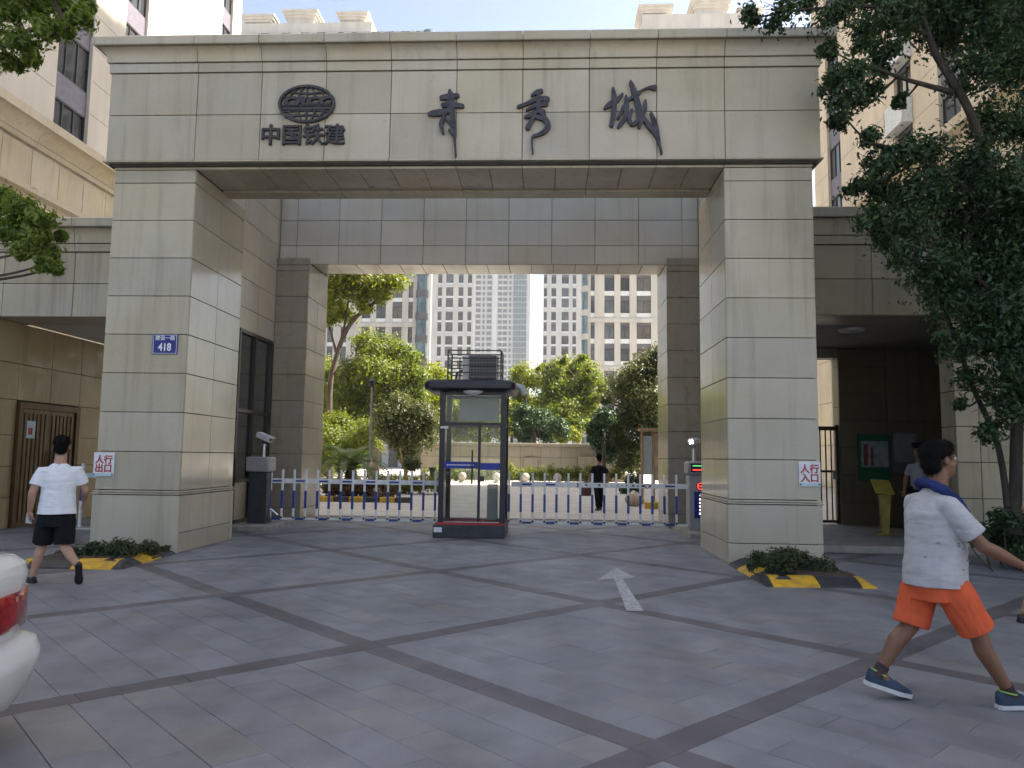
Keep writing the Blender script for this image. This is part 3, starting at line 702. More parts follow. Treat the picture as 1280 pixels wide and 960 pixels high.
character('dark metal calligraphic character nearest the globe emblem on the lintel', 530, 105, 9.6, [
    ([(205, 175), (300, 160), (400, 148)], [26, 36, 24]), ([(305, 85), (315, 150), (322, 260), (345, 420), (366, 560), (366, 660), (375, 760), (384, 868)], [14, 42, 46, 28, 26, 18, 10, 11]),
    ([(225, 262), (330, 260), (460, 275)], [26, 34, 24]), ([(62, 372), (130, 362), (240, 345), (330, 320)], [22, 38, 36, 26]),
    ([(248, 380), (207, 480), (212, 540), (228, 600)], [14, 26, 24, 14]), ([(268, 430), (310, 470), (345, 530)], [16, 22, 18]), ([(308, 570), (350, 625)], [18, 14])])
character('dark metal calligraphic character in the middle of the three on the lintel', 640, 105, 9.6, [
    ([(235, 148), (300, 110), (350, 95)], [10, 28, 26]), ([(75, 285), (190, 243), (300, 190), (425, 192)], [18, 20, 28, 30]),
    ([(175, 325), (290, 270), (410, 250)], [10, 26, 26]), ([(322, 110), (318, 200), (315, 330)], [20, 24, 26]),
    ([(160, 410), (230, 385), (310, 335), (385, 345)], [16, 26, 26, 20]), ([(190, 535), (228, 465), (285, 380)], [30, 26, 16]),
    ([(300, 415), (390, 435), (430, 510), (395, 575), (320, 618), (252, 642), (238, 710), (250, 838)], [18, 34, 32, 26, 20, 14, 10, 9]), ([(320, 330), (385, 385)], [26, 24])])
character('dark metal calligraphic character farthest right on the lintel', 750, 95, 8.72, [
    ([(138, 145), (150, 250), (145, 400), (118, 545)], [12, 28, 28, 24]), ([(48, 362), (100, 322), (175, 280), (240, 208)], [14, 30, 24, 12]),
    ([(277, 228), (280, 330), (268, 450), (195, 560)], [10, 30, 26, 18]), ([(190, 470), (245, 350)], [14, 18]),
    ([(328, 78), (365, 180), (395, 290), (415, 400), (400, 500)], [16, 30, 30, 32, 22]), ([(300, 272), (390, 215), (440, 180)], [14, 24, 12]), ([(436, 178), (515, 142), (585, 142)], [7, 10, 28]),
    ([(335, 390), (310, 480), (340, 540), (385, 515)], [18, 20, 18, 22]), ([(482, 282), (475, 380), (415, 568)], [12, 24, 16]),
    ([(440, 440), (520, 555), (600, 655), (628, 760), (650, 850)], [14, 28, 26, 12, 9]), ([(540, 415), (580, 520), (605, 630)], [10, 24, 24])])
_dg = None
def text_obj(txt, size, loc, mat, parent=None, ext=.01, bold=0., bev=0., rot=(pi/2, 0, 0), name='lettering', shear=0., sx=1., align='CENTER', **kw):
    cu = bpy.data.curves.new('t', 'FONT'); cu.body = txt; cu.size = size; cu.extrude = ext; cu.offset = bold; cu.bevel_depth = bev; cu.bevel_resolution = 0; cu.shear = shear
    cu.align_x = align; cu.align_y = 'CENTER'; cu.resolution_u = 3
    ob = bpy.data.objects.new('t', cu); col.objects.link(ob)
    dg = bpy.context.evaluated_depsgraph_get(); me = bpy.data.meshes.new_from_object(ob.evaluated_get(dg))
    bpy.data.objects.remove(ob); bpy.data.curves.remove(cu)
    me.name = name; me.materials.clear(); me.materials.append(mat)
    o = bpy.data.objects.new(name, me); col.objects.link(o); o.location = loc; o.rotation_euler = rot; o.scale = (sx, 1, 1)
    setpar(o, parent); return tag(o, **kw)
# globe emblem
ec = (-3.772, 6.916); em = empty('globe_emblem', (ec[0], FACE_Y, ec[1]-.3), 'oval globe emblem with latitude lines and initials on the lintel', 'emblem')
RX, RZ = .445, .305
def eline(f, w, n=28, d=.045):
    m = MB(); pts = [f(i/n) for i in range(n+1)]
    stroke_mesh(m, pts, [w]*len(pts), lambda a, b: (ec[0]+a, ec[1]+b), FACE_Y-d, FACE_Y); return m
def ring(rx, rz, w, n=40):
    m = MB(); b = 0
    for y in (FACE_Y-.06, FACE_Y):
        for q in (1, 0):
            for k in range(n): a = 2*pi*k/n; m.v.append((ec[0]+(rx-q*w)*cos(a), y, ec[1]+(rz-q*w)*sin(a)))
    for k in range(n):
        j = (k+1) % n
        for a, b in ((0, 1), (1, 3), (3, 2), (2, 0)): m.f.append((a*n+k, a*n+j, b*n+j, b*n+k)); m.m.append(0)
    return m
ring(RX, RZ, .038).build('ring', M['letter_worn'], em)
for k, s_ in enumerate((-.62, -.30, 0, .30, .62)):
    for sg in (1, -1):
        eline(lambda t: (RX*s_*cos(radians(20+60*t))/cos(radians(20)), sg*RZ*.97*sin(radians(20+60*t))*1.0), .011, 12, .041+.0011*k).build('meridian', M['letter_worn'], em)
for k, (z, b) in enumerate(((.20, .035), (.12, .03), (-.12, -.03), (-.20, -.035))):
    hw = RX*math.sqrt(max(0, 1-(z/RZ)**2))*.97
    eline(lambda t: ((2*t-1)*hw, z-b*(1-(2*t-1)**2)+b*.3), .012, 12, .036+.001*k).build('parallel', M['letter_worn'], em)
for k, (xa, xb, z, w) in enumerate(((-.36, .37, -.075, .022), (-.40, .38, -.028, .014))):
    eline(lambda t: (xa+(xb-xa)*t, z), w, 2, .05+.001*k).build('bar', M['letter_worn'], em)
text_obj('CRCC', .17, (ec[0]-.005, FACE_Y-.035, ec[1]+.035), M['letter_worn'], em, .03, .012, shear=.3, sx=1.62, name='initials')
text_obj('中国铁建', .345, (-3.82, FACE_Y-.022, 6.40), M['letter_worn'], None, .018, 0., bev=.008, sx=.97, name='lettering', label='row of four block characters under the globe emblem', cat='sign')
# exit / entry boards and the house number plate
M['sign_white'] = pm('sign_white', (.72, .74, .78), .4, .05, 8)
M['sign_red'] = pm('sign_red', (.42, .03, .045), .5, .1, 20)
M['sign_edge'] = pm('sign_edge', (.45, .62, .68), .4, .05, 8)
M['sign_blue'] = pm('plate_blue', (.012, .02, .22), .35, .1, 12)
M['sign_text'] = pm('plate_white', (.78, .80, .82), .5, .05, 10)
def sign(lab, x0, x1, z0, z1, l1, l2, y):
    t = empty('sign_board', ((x0+x1)/2, y, z0), lab, 'sign')
    b = MB(); b.box(x0, x1, y-.012, y, z0, z1, .002); b.build('board', M['sign_white'], t)
    b = MB(); b.box(x0+.005, x1-.005, y-.016, y-.0125, z0+.006, z0+.05); b.build('lower_strip', M['sign_edge'], t)
    for s_, z in ((l1, z0+.245), (l2, z0+.115)): text_obj(s_, .135, ((x0+x1)/2, y-.0145, z), M['sign_red'], t, .002, .004, name='lettering')
    for x in (x0+.02, x1-.02): b = MB(); b.cyl((x, y-.02, z0+.03), (x, y-.0165, z0+.03), .012); b.build('fixing', M['frame_dark'], t)
    return t
sign('white board with red characters for the pedestrian exit on the left pier', -6.87, -6.55, 1.13, 1.49, '人行', '出口', YF-.006)
sign('white board with red characters for the pedestrian entrance on the right pier', 3.66, 3.97, 1.13, 1.49, '人行', '入口', YF-.006)
t = empty('house_number_plate', (-5.87, YF, 3.0), 'blue house number plate reading 418 on the left pier', 'sign')
b = MB(); b.box(-6.07, -5.67, YF-.014, YF-.002, 3.0, 3.31, .003); b.build('plate', M['sign_blue'], t)
b = MB()
for x0, x1, z0, z1 in ((-6.055, -5.685, 3.012, 3.018), (-6.055, -5.685, 3.292, 3.298), (-6.055, -6.049, 3.018, 3.292), (-5.691, -5.685, 3.018, 3.292)): b.box(x0, x1, YF-.0165, YF-.0145, z0, z1)
b.build('border', M['sign_text'], t)
text_obj('建设一路', .078, (-5.87, YF-.016, 3.247), M['sign_text'], t, .0015, .0008)
text_obj('418', .165, (-5.87, YF-.016, 3.105), M['sign_text'], t, .0015, .004, sx=.82)

# ---------------------------------------------------------------- rubber kerb ramps and planters at the pier feet
M['rub_y'] = pm('rubber_yellow', (.62, .36, .02), .6, .18, 9, c2=(.36, .21, .03)); M['rub_k'] = pm('rubber_black', (.03, .032, .04), .6, .2, 9)
M['soil'] = pm('soil', (.07, .05, .035), .95, .3, 12, bump=.6, bscale=30)
def ramp_run(t, p0, p1, inward, cols3):
    """segments from p0 to p1 (ground points); ramp rises towards inward"""
    p0 = Vector((*p0, 0)); p1 = Vector((*p1, 0)); L_ = (p1-p0).length; d = (p1-p0)/L_; n = Vector((*inward, 0)); k = 0.
    tot = sum(c[1] for c in cols3)
    for nm, ln, e0, e1 in cols3:
        a = p0+d*(L_*k/tot+.004); k += ln; b_ = p0+d*(L_*k/tot-.004)
        prof = [(0, 0), (.02, .025), (.18, .092), (.22, .10), (.32, .10), (.34, .08), (.34, 0)]
        m = MB()
        m.prism(prof, lambda o, z: tuple(a+n*o+d*e0*(z/.125)+Vector((0, 0, z))), lambda o, z: tuple(b_+n*o-d*e1*(z/.125)+Vector((0, 0, z))))
        m.build('ramp_segment', M['rub_y' if nm == 'y' else 'rub_k'], t, smooth=25)
tl = empty('kerb_ramp', (-6, 10.4, 0), 'yellow and black rubber kerb ramps around the left pier planting', 'kerb ramp', 'rubber kerb ramps')
ramp_run(tl, (-5.50, 11.30), (-5.42, 9.78), (-1, 0), [('k', .5, 0, 0), ('y', .62, 0, 0), ('k', .5, 0, .10)])
ramp_run(tl, (-5.44, 9.70), (-6.90, 9.62), (0, 1), [('k', .12, .06, 0), ('y', .58, 0, 0), ('k', .62, 0, 0), ('y', .25, 0, .18)])
tr_ = empty('kerb_ramp', (3.2, 10.3, 0), 'yellow and black rubber kerb ramps around the right pier planting', 'kerb ramp', 'rubber kerb ramps')
ramp_run(tr_, (2.62, 11.30), (2.62, 9.46), (1, 0), [('k', .45, 0, 0), ('y', .62, 0, 0), ('k', .6, 0, .10)])
ramp_run(tr_, (2.62, 9.38), (3.95, 9.42), (0, 1), [('k', .08, .06, 0), ('y', .58, 0, 0), ('k', .5, 0, 0), ('y', .2, 0, .16)])
for x0, x1, y0, lab in ((-6.84, -5.80, 10.0, 'soil bed at the foot of the left pier'), (2.98, 3.95, 9.75, 'soil bed at the foot of the right pier')):
    m = MB(); nx, ny = 10, 10
    for j in range(ny+1):
        for i in range(nx+1):
            x = x0+(x1-x0)*i/nx; y = y0+(11.3-y0)*j/ny; e = min(i, nx-i, j, ny-j)
            m.v.append((x, y, .02 if e == 0 else .09+.03*noise.noise((x*3, y*3, 0))))
    for j in range(ny):
        for i in range(nx): m.f.append((j*(nx+1)+i, j*(nx+1)+i+1, (j+1)*(nx+1)+i+1, (j+1)*(nx+1)+i)); m.m.append(0)
    m.build('planting_bed', M['soil'], label=lab, cat='soil', smooth='all')

# ---------------------------------------------------------------- guard booth
M['booth'] = pm('booth_metal', (.014, .016, .028), .4, .15, 8, coat=.08); M['mat_red'] = pm('red_mat', (.46, .03, .035), .9, .2, 30, bump=.5, bscale=200)
M['booth_base'] = pm('booth_base', (.035, .04, .05), .5, .2, 8); M['band_blue'] = pm('blue_film', (.012, .035, .32), .4, .05, 5)
M['silver'] = pm('brushed_steel', (.55, .56, .58), .3, .08, 20, metal=.9); M['ac_white'] = pm('ac_casing', (.55, .56, .56), .45, .06, 6)
M['screen'] = pm('grey_board', (.34, .38, .38), .5, .05, 4)
bo = empty('guard_booth', (-1.45, 14.9, 0), 'dark framed glass guard booth with air conditioner on its roof', 'booth')
BX0, BX1, BY0, BY1 = -2.06, -.79, 14.56, 15.66
m = MB(); m.box(-2.10, -.77, 14.22, 15.72, 0, .235, .012); pl = m.build('platform', M['booth_base'], bo)
m = MB(); m.box(-2.08, -.79, 14.24, 15.70, .236, .25, .004); m.build('mat', M['mat_red'], pl)
m = MB(); m.box(-2.08, -1.93, 14.213, 14.219, .10, .19); m.build('maker_plate', M['sign_white'], pl)
for x, y in ((BX0, BY0), (BX1-.10, BY0), (BX0, BY1-.10), (BX1-.10, BY1-.10)):
    m = MB(); m.box(x, x+.10, y, y+.10, .25, 2.74, .006); m.build('post', M['booth'], bo)
for y in (BY0+.02, BY1-.08):
    m = MB(); m.box(BX0+.101, BX1-.101, y, y+.06, 2.09, 2.15); m.build('transom', M['booth'], bo)
    m = MB(); m.box(BX0+.101, BX1-.101, y, y+.06, 2.68, 2.74); m.build('top_rail', M['booth'], bo)
    m = MB(); m.box(BX0+.101, BX1-.101, y+.015, y+.045, .251, .268); m.build('floor_channel', M['silver'], bo)
for x in (BX0+.02, BX1-.08):
    for z0, z1, nm in ((2.68, 2.74, 'top_rail'), (.251, .275, 'bottom_rail'), (2.09, 2.13, 'transom')):
        m = MB(); m.box(x, x+.06, BY0+.101, BY1-.101, z0, z1); m.build(nm, M['booth'], bo)
def pane(par, x0, x1, y0, y1, z0, z1, nm='pane', mt='glass'): m = MB(); m.box(x0, x1, y0, y1, z0, z1); return m.build(nm, M[mt], par)
DX = -1.29
m = MB(); m.box(DX-.025, DX+.025, BY0+.025, BY0+.075, .27, 2.09); m.build('door_stile', M['booth'], bo)
pane(bo, BX0+.101, DX-.026, BY0+.045, BY0+.055, .27, 2.089, 'glass_door'); pane(bo, DX+.026, BX1-.101, BY0+.045, BY0+.055, .27, 2.089)
pane(bo, BX0+.101, BX1-.101, BY0+.045, BY0+.055, 2.151, 2.679)
pane(bo, BX0+.101, BX1-.101, BY1-.055, BY1-.045, .27, 2.089); pane(bo, BX0+.101, BX1-.101, BY1-.055, BY1-.045, 2.151, 2.679)
for x in (BX0+.045, BX1-.055): pane(bo, x, x+.01, BY0+.101, BY1-.101, .276, 2.089)
m = MB(); m.box(BX0+.101, DX-.027, BY0+.036, BY0+.040, 1.27, 1.40); m.box(DX+.027, BX1-.101, BY0+.036, BY0+.040, 1.25, 1.38); fb = m.build('blue_band', M['band_blue'], bo)
m = MB()
for i in range(16): x = BX0+.15+i*.033; m.box(x, x+.022, BY0+.0335, BY0+.0355, 1.325, 1.348)
m.build('band_print', M['sign_text'], fb)
m = MB(); m.tube([(DX-.13, BY0-.02, .98), (DX-.13, BY0-.02, 1.62)], .016, 8); m.tube([(DX-.13, BY0-.02, 1.08), (DX-.13, BY0+.045, 1.08)], .01, 6); m.tube([(DX-.13, BY0-.02, 1.52), (DX-.13, BY0+.045, 1.52)], .01, 6); m.build('door_handle', M['frame_dark'], bo)
m = MB(); m.box(DX+.0, DX+.10, BY0+.005, BY0+.045, 1.03, 1.13, .006); m.build('door_lock', M['frame_dark'], bo)
m = MB(); m.box(BX0+.02, BX0+.17, BY0-.02, BY0-.001, 2.03, 2.07); m.build('name_plate', M['sign_white'], bo)
m = MB(); m.box(-1.75, -.95, 15.15, 15.18, 2.2, 2.66, .008); m.build('inner_board', M['screen'], bo)
m = MB(); m.box(-1.18, -.98, 15.25, 15.5, .25, .95, .01); m.build('inner_cabinet', M['screen'], bo)
# roof: rounded slab
prof = [(-.30, 2.80), (-.28, 2.765), (-.22, 2.75), (.0, 2.75), (.0, 2.96), (-.22, 2.96), (-.29, 2.93), (-.31, 2.88)]
m = MB()
ro = [(BX0-.29, BX1+.18, BY0-.24, BY1+.24)]
x0, x1, y0, y1 = ro[0]; levels = [(.05, 2.75), (.0, 2.79), (-.01, 2.85), (.0, 2.91), (.05, 2.95), (.14, 2.965)]
def rrect(x0, x1, y0, y1, r, n=5):
    P = []
    for cx, cy, a0 in ((x1-r, y1-r, 0), (x0+r, y1-r, pi/2), (x0+r, y0+r, pi), (x1-r, y0+r, 3*pi/2)):
        for k in range(n+1): a = a0+pi/2*k/n; P.append((cx+r*cos(a), cy+r*sin(a)))
    return P
rings = [[(x, y, z) for x, y in rrect(x0+i, x1-i, y0+i, y1-i, .16)] for i, z in levels]
def loft(mb, rings, closed=True):
    b = len(mb.v); n = len(rings[0])
    for r in rings: mb.v += [tuple(p) for p in r]
    fs = [(b+i*n+k, b+i*n+(k+1) % n, b+(i+1)*n+(k+1) % n, b+(i+1)*n+k) for i in range(len(rings)-1) for k in range(n)]
    if closed: fs.append(tuple(b+k for k in reversed(range(n)))); fs.append(tuple(b+(len(rings)-1)*n+k for k in range(n)))
    mb.f += fs; mb.m += [mb.cm]*len(fs)
loft(m, rings); rf = m.build('roof', M['booth'], bo, smooth=40)
m = MB(); m.lathe((-1.42, 14.50, 2.66), [(.05, 0), (.17, .05), (.2, .085)], 14); m.build('ceiling_lamp', M['sign_white'], rf, smooth=40)
# air conditioner and its cage
rk = MB(); X0, X1, Y0, Y1, Z0, Z1 = -1.93, -.90, 14.62, 15.22, 2.967, 3.55
for x in (X0, X1):
    for y in (Y0, Y1): rk.box(x-.015, x+.015, y-.015, y+.015, Z0, Z1)
for y in (Y0, Y1):
    for z in ((3.12, 3.26, 3.40, 3.55) if True else ()): rk.box(X0, X1, y-.01, y+.01, z-.011, z+.011)
for x in (X0, X1):
    for z in (3.12, 3.26, 3.40, 3.55): rk.box(x-.01, x+.01, Y0, Y1, z-.01, z+.01)
rk.box(X0+.22, X0+.24, Y0-.008, Y0+.012, Z0, 3.40); rk.build('rack', M['frame_dark'], rf)
m = MB(); m.box(-1.66, -.97, 14.72, 15.08, 2.985, 3.47, .015); ac = m.build('air_conditioner', M['ac_white'], rf)
m = MB(); m.box(-1.52, -1.0, 14.655, 14.70, 3.0, 3.46, .006); m.build('grille_backing', M['frame_dark'], ac)
m = MB()
for i in range(8): z = 3.03+i*.056; m.box(-1.515, -1.005, 14.642, 14.655, z, z+.016)
for i in range(9): x = -1.5+i*.06; m.box(x, x+.006, 14.640, 14.6425, 3.01, 3.45)
m.build('grille', M['spandrel'], ac)
m = MB(); m.tube([(-1.8, 14.8, 2.97), (-1.78, 14.8, 3.12), (-1.7, 14.85, 3.18), (-1.64, 14.9, 3.18)], .02, 7); m.build('pipe', M['frame_dark'], ac)
m = MB(); m.tube([(-.62, 14.9, 2.90), (-.50, 14.9, 2.86), (-.44, 14.9, 2.72)], [.05, .07, .07], 10); m.build('rain_spout', M['ac_white'], rf, smooth=40)

# ---------------------------------------------------------------- fence barriers
M['bar_white'] = pm('barrier_white', (.80, .81, .82), .4, .06, 12); M['bar_blue'] = pm('barrier_blue', (.018, .06, .30), .4, .12, 12)
M['mach_dark'] = pm('machine_dark', (.028, .038, .045), .5, .15, 8); M['mach_grey'] = pm('machine_grey', (.30, .30, .33), .45, .08, 8)
def fence(lab, x0, x1, xa, xb, dash, printed):
    YB_ = 15.6; t = empty('picket_barrier', ((x0+x1)/2, YB_, 0), lab, 'barrier', 'fence barriers across the lanes')
    m = MB(); m.box(xa, xb, YB_-.022, YB_+.022, .905, 1.0, .004); rail = m.build('top_rail', M['bar_white'], t)
    m = MB(); m.box(xa+.15, xb-.02, YB_-.018, YB_+.018, .165, .205, .004); low = m.build('bottom_rail', M['bar_white'], t)
    n = 15; st = (x1-x0)/(n-1); pb = pu = None
    for i in range(n):
        x = x0+i*st
        if pb is None:
            m = MB(); m.box(x-.021, x+.021, YB_-.052, YB_-.024, .19, 1.19, .003); pb = m.build('picket', M['bar_white'], t)
            m = MB(); m.box(x-.0235, x+.0235, YB_-.055, YB_-.0225, .40, .76); pu = m.build('blue_sleeve', M['bar_blue'], pb); b_ = pb
            m = MB(); m.sphere((x, YB_-.04, .215), .026, n=8, m=6); pf = m.build('bottom_clip', M['frame_dark'], pb)
        else:
            b_ = pb.copy(); col.objects.link(b_); b_.location = pb.location+Vector((i*st, 0, 0))
            u = pu.copy(); col.objects.link(u); u.parent = b_; u.matrix_parent_inverse = pu.matrix_parent_inverse
            u = pf.copy(); col.objects.link(u); u.parent = b_; u.matrix_parent_inverse = pf.matrix_parent_inverse
        if i < n-1 and i % 2 == dash and not (printed and 3 < i < 10):
            m = MB(); m.box(x+.022, x+st-.022, YB_-.0245, YB_-.0225, .935, .972); m.build('blue_dash', M['bar_blue'], rail)
        if i < n-1 and i % 2 == dash:
            m = MB(); m.box(x+.03, x+st-.03, YB_-.020, YB_+.020, .163, .207); m.build('blue_dash', M['bar_blue'], low)
    return t, rail
f1, r1 = fence('blue and white picket barrier arm left of the booth', -5.66, -2.26, -5.75, -2.14, 0, False)
f2, r2 = fence('blue and white picket barrier arm right of the booth', -.76, 2.60, -.72, 2.85, 1, True)
y = 15.575
m = MB(); m.box(.57, .69, y-.008, y-.002, .895, 1.01, .003); sg = m.build('speed_plate', M['sign_text'], r2); text_obj('5', .11, (.63, y-.010, .952), M['frame_dark'], sg, .001, .003)
for i, x in enumerate((.80, .92, 1.06, 1.18, 1.30, 1.42, 1.52, 1.62, 1.74, 1.84)): text_obj('限速慢行一车一杆禁止跟'[i], .055, (x, y-.003, .952), M['frame_dark'], r2, .001, .001)
m = MB(); m.cyl((2.02, y-.001, .952), (2.02, y-.004, .952), .05, n=16); m.build('warning_disc', M['sign_red'], r2); m = MB(); m.cyl((2.02, y-.005, .952), (2.02, y-.006, .952), .034, n=16); m.build('disc_face', M['sign_text'], r2)
# left machine
t = empty('barrier_machine', (-5.84, 15.5, .1), 'dark barrier machine with grey head and camera on the left kerb', 'machine', 'barrier machines')
m = MB(); m.box(-6.03, -5.65, 15.3, 15.68, .10, 1.13, .012); m.build('body', M['mach_dark'], t)
m = MB(); m.box(-6.09, -5.62, 15.25, 15.72, 1.135, 1.44, .025); m.build('head', M['mach_grey'], t, smooth=40)
m = MB(); m.box(-5.98, -5.74, 15.293, 15.299, .35, 1.0); m.build('door_panel', M['booth_base'], t)
m = MB(); m.tube([(-5.9, 15.45, .44), (-5.62, 15.55, .36), (-5.5, 15.57, .25)], .022, 8); m.build('strut', M['silver'], t)
def cam_post(par, x, y, z, ang, s=1):
    m = MB(); m.cyl((x, y, z), (x, y, z+.22), .035, .03, 10); m.cyl((x, y, z+.22), (x, y, z+.26), .045, .045, 10); m.build('camera_post', M['silver'], par, smooth=40)
    d = Vector((cos(ang), sin(ang), -.35)).normalized(); sd = d.cross(Vector((0, 0, 1))).normalized(); up = sd.cross(d); c = Vector((x, y, z+.40))
    m = MB(); m.tube([(x, y, z+.25), (x, y, z+.33)], [.03, .025], 8); m.obox(c-up*.05, d, sd, up, .10, .03, .02); m.build('camera_bracket', M['frame_dark'], par)
    m = MB(); m.obox(c, d, sd, up, .17, .055, .05); hd = m.build('camera_housing', M['sign_white'], par)
    m = MB(); m.obox(c+up*.058+d*.04, d, sd, up, .19, .066, .006); m.build('sun_shield', M['sign_white'], hd)
    m = MB(); m.cyl(tuple(c+d*.171), tuple(c+d*.178), .035, .035, 12); m.build('lens', M['frame_dark'], hd)
cam_post(t, -5.80, 15.45, 1.44, radians(-20))
# right machine
t = empty('barrier_machine', (3.05, 15.6, .1), 'grey barrier machine with red display beside the right pier', 'machine', 'barrier machines')
m = MB(); m.box(2.84, 3.24, 15.45, 15.85, .10, 1.18, .012); m.build('body', M['mach_grey'], t)
m = MB(); m.box(2.81, 3.27, 15.42, 15.88, 1.20, 1.46, .03); m.build('head', M['mach_grey'], t, smooth=40)
m = MB(); m.box(2.86, 3.22, 15.412, 15.419, 1.25, 1.42); dp = m.build('display', M['frame_dark'], t)
def emis(name, c, s):
    m, nt, p, N, L = nmat(name); p.inputs['Base Color'].default_value = (*c, 1); p.inputs['Emission Color'].default_value = (*c, 1); p.inputs['Emission Strength'].default_value = s
    return m
M['led_r'] = emis('red_led', (1, .05, .05), .9); M['led_w'] = emis('white_led', (.8, .85, 1), 1.6); M['led_g'] = emis('green_led', (.1, .8, .3), .4)
m = MB(); m.box(2.90, 3.18, 15.409, 15.4115, 1.285, 1.30); m.build('red_text_line', M['led_r'], dp)
m = MB(); m.box(2.90, 3.18, 15.409, 15.4115, 1.365, 1.38); m.build('green_text_line', M['led_g'], dp)
m = MB(); m.box(2.93, 3.20, 15.440, 15.449, .34, .86); lp = m.build('led_board', M['sign_blue'], t)
for i in range(6): m = MB(); m.box(3.03, 3.055, 15.437, 15.4395, .42+i*.07, .445+i*.07); m.build('led_dot', M['led_w'], lp)
m = MB(); m.cyl((3.06, 15.44, .97), (3.06, 15.449, .97), .085, n=18); m.build('stop_lamp', M['frame_dark'], t); 
m = MB(); m.tube([(3.06+.06*cos(a), 15.437, .97+.06*sin(a)) for a in [2*pi*k/20 for k in range(21)]], .008, 6); m.tube([(3.0, 15.437, .97), (3.12, 15.437, .97)], .008, 6); m.build('stop_ring', M['led_r'], t)
m = MB(); m.cyl((2.97, 15.65, 1.46), (2.97, 15.65, 1.72), .04, .035, 10); m.build('lamp_post', M['silver'], t, smooth=40)
m = MB(); m.sphere((2.99, 15.65, 1.86), .15, .11, .09); m.build('lamp_hood', M['silver'], t, smooth='all')
for dx, dz in ((-.06, .02), (-.01, .03), (-.05, -.03), (0, -.025)): m = MB(); m.sphere((2.93+dx, 15.55, 1.85+dz), .018, n=8, m=6); m.build('lamp_led', M['led_w'], t)

# ---------------------------------------------------------------- left passage: door and pedestrian arm
M['bronze'] = pm('bronze_door', (.155, .10, .042), .45, .3, 5, metal=.4, stretch=(1, 4, .4)); M['bronze_d'] = pm('bronze_dark', (.11, .065, .022), .45, .2, 6, metal=.4)
t = empty('bronze_door', (-10.4, 15.47, 0), 'brown double door with vertical ribs in the left passage', 'door')
m = MB(); m.box(-10.43, -10.34, 14.50, 14.62, 0, 2.46); m.box(-10.43, -10.34, 16.33, 16.45, 0, 2.46); m.box(-10.43, -10.34, 14.62, 16.33, 2.34, 2.46); m.build('door_frame', M['bronze_d'], t)
for y0, y1 in ((14.63, 15.47), (15.48, 16.32)):
    m = MB(); m.box(-10.42, -10.38, y0, y1, .01, 2.335); lf = m.build('door_leaf', M['bronze'], t)
    for i in range(6): m = MB(); y = y0+.06+i*.125; m.box(-10.379, -10.357, y, y+.085, .10, 2.25, .008); m.build('rib', M['bronze'], lf)
    m = MB(); yy = y1-.06 if y0 < 15 else y0+.06; m.tube([(-10.33, yy, .9), (-10.33, yy, 1.5)], .014, 8); m.build('door_handle', M['bronze_d'], lf)
m = MB(); m.box(-10.36, -10.352, 14.75, 15.0, 1.75, 2.1); m.build('notice_sheet', M['sign_edge'], t)
m = MB(); m.box(-10.36, -10.350, 14.80, 14.92, 1.82, 1.96); m.build('notice_print', M['sign_red'], t)
t = empty('pedestrian_arm', (-9.05, 14.6, 0), 'blue and white striped post of the pedestrian exit in the left passage', 'barrier')
m = MB(); m.cyl((-9.05, 14.6, .05), (-9.05, 14.6, 1.27), .035, n=10); po = m.build('post', M['bar_white'], t, smooth=40)
m = MB(); m.cyl((-9.05, 14.6, .55), (-9.05, 14.6, .95), .037, n=10); m.build('blue_sleeve', M['bar_blue'], po, smooth=40)
m = MB(); m.box(-9.04, -7.6, 14.57, 14.63, .99, 1.08, .01); m.build('arm', M['sign_edge'], t)
m = MB(); m.box(-9.3, -8.6, 14.45, 14.75, 0, .05, .008); m.build('base_plate', M['silver'], t)
# ---------------------------------------------------------------- right passage
M['green'] = pm('board_green', (.015, .14, .06), .5, .1, 6); M['poster'] = pm('poster_print', (.35, .38, .40), .6, .3, 7, c2=(.16, .22, .27)); M['poster_r'] = pm('poster_red', (.30, .06, .05), .6, .3, 10)
M['grey_board'] = pm('grey_notice', (.16, .17, .18), .6, .15, 5); M['yellow'] = pm('yellow_stand', (.42, .33, .07), .5, .15, 6)
m = MB(); m.box(4.0, 13.8, 12.95, 17.19, .0, .12, .01); m.build('passage_floor', M['kerb'], kind='structure')
t = empty('notice_board', (7.15, 17.15, 1.1), 'green framed notice board on the dark back wall of the right passage', 'notice board')
m = MB(); m.box(6.83, 7.50, 17.12, 17.19, 1.08, 2.10, .006); m.build('frame', M['green'], t)
m = MB(); m.box(6.88, 7.46, 17.108, 17.119, 1.38, 1.95); po = m.build('poster', M['poster'], t)
m = MB(); m.box(6.93, 7.02, 17.102, 17.107, 1.42, 1.88); m.box(7.08, 7.14, 17.102, 17.107, 1.42, 1.80); m.build('poster_figure', M['poster_r'], po)
t = empty('notice_board', (7.82, 17.15, 1.3), 'plain grey notice board behind the capped guard', 'notice board')
m = MB(); m.box(7.56, 8.10, 17.13, 17.19, 1.28, 2.16, .006); m.build('frame', M['grey_board'], t)
m = MB(); m.box(7.60, 8.06, 17.122, 17.129, 1.50, 2.12); m.build('sheet', M['mach_grey'], t)
t = empty('lectern_stand', (6.42, 14.95, .12), 'yellow pedestal stand with sloping top in the right passage', 'stand')
m = MB(); m.lathe((6.38, 14.95, .12), [(.18, 0), (.18, .02), (.05, .03)], 16); m.build('base', M['yellow'], t)
m = MB(); loft(m, [[(6.40-.07+.02*z-w, 14.88, .15+z), (6.40-.07+.02*z+.14+w, 14.88, .15+z), (6.40-.07+.02*z+.14+w, 14.98, .15+z), (6.40-.07+.02*z-w, 14.98, .15+z)] for z, w in ((0, -.01), (.4, .01), (.72, .035))]); m.build('pedestal', M['yellow'], t)
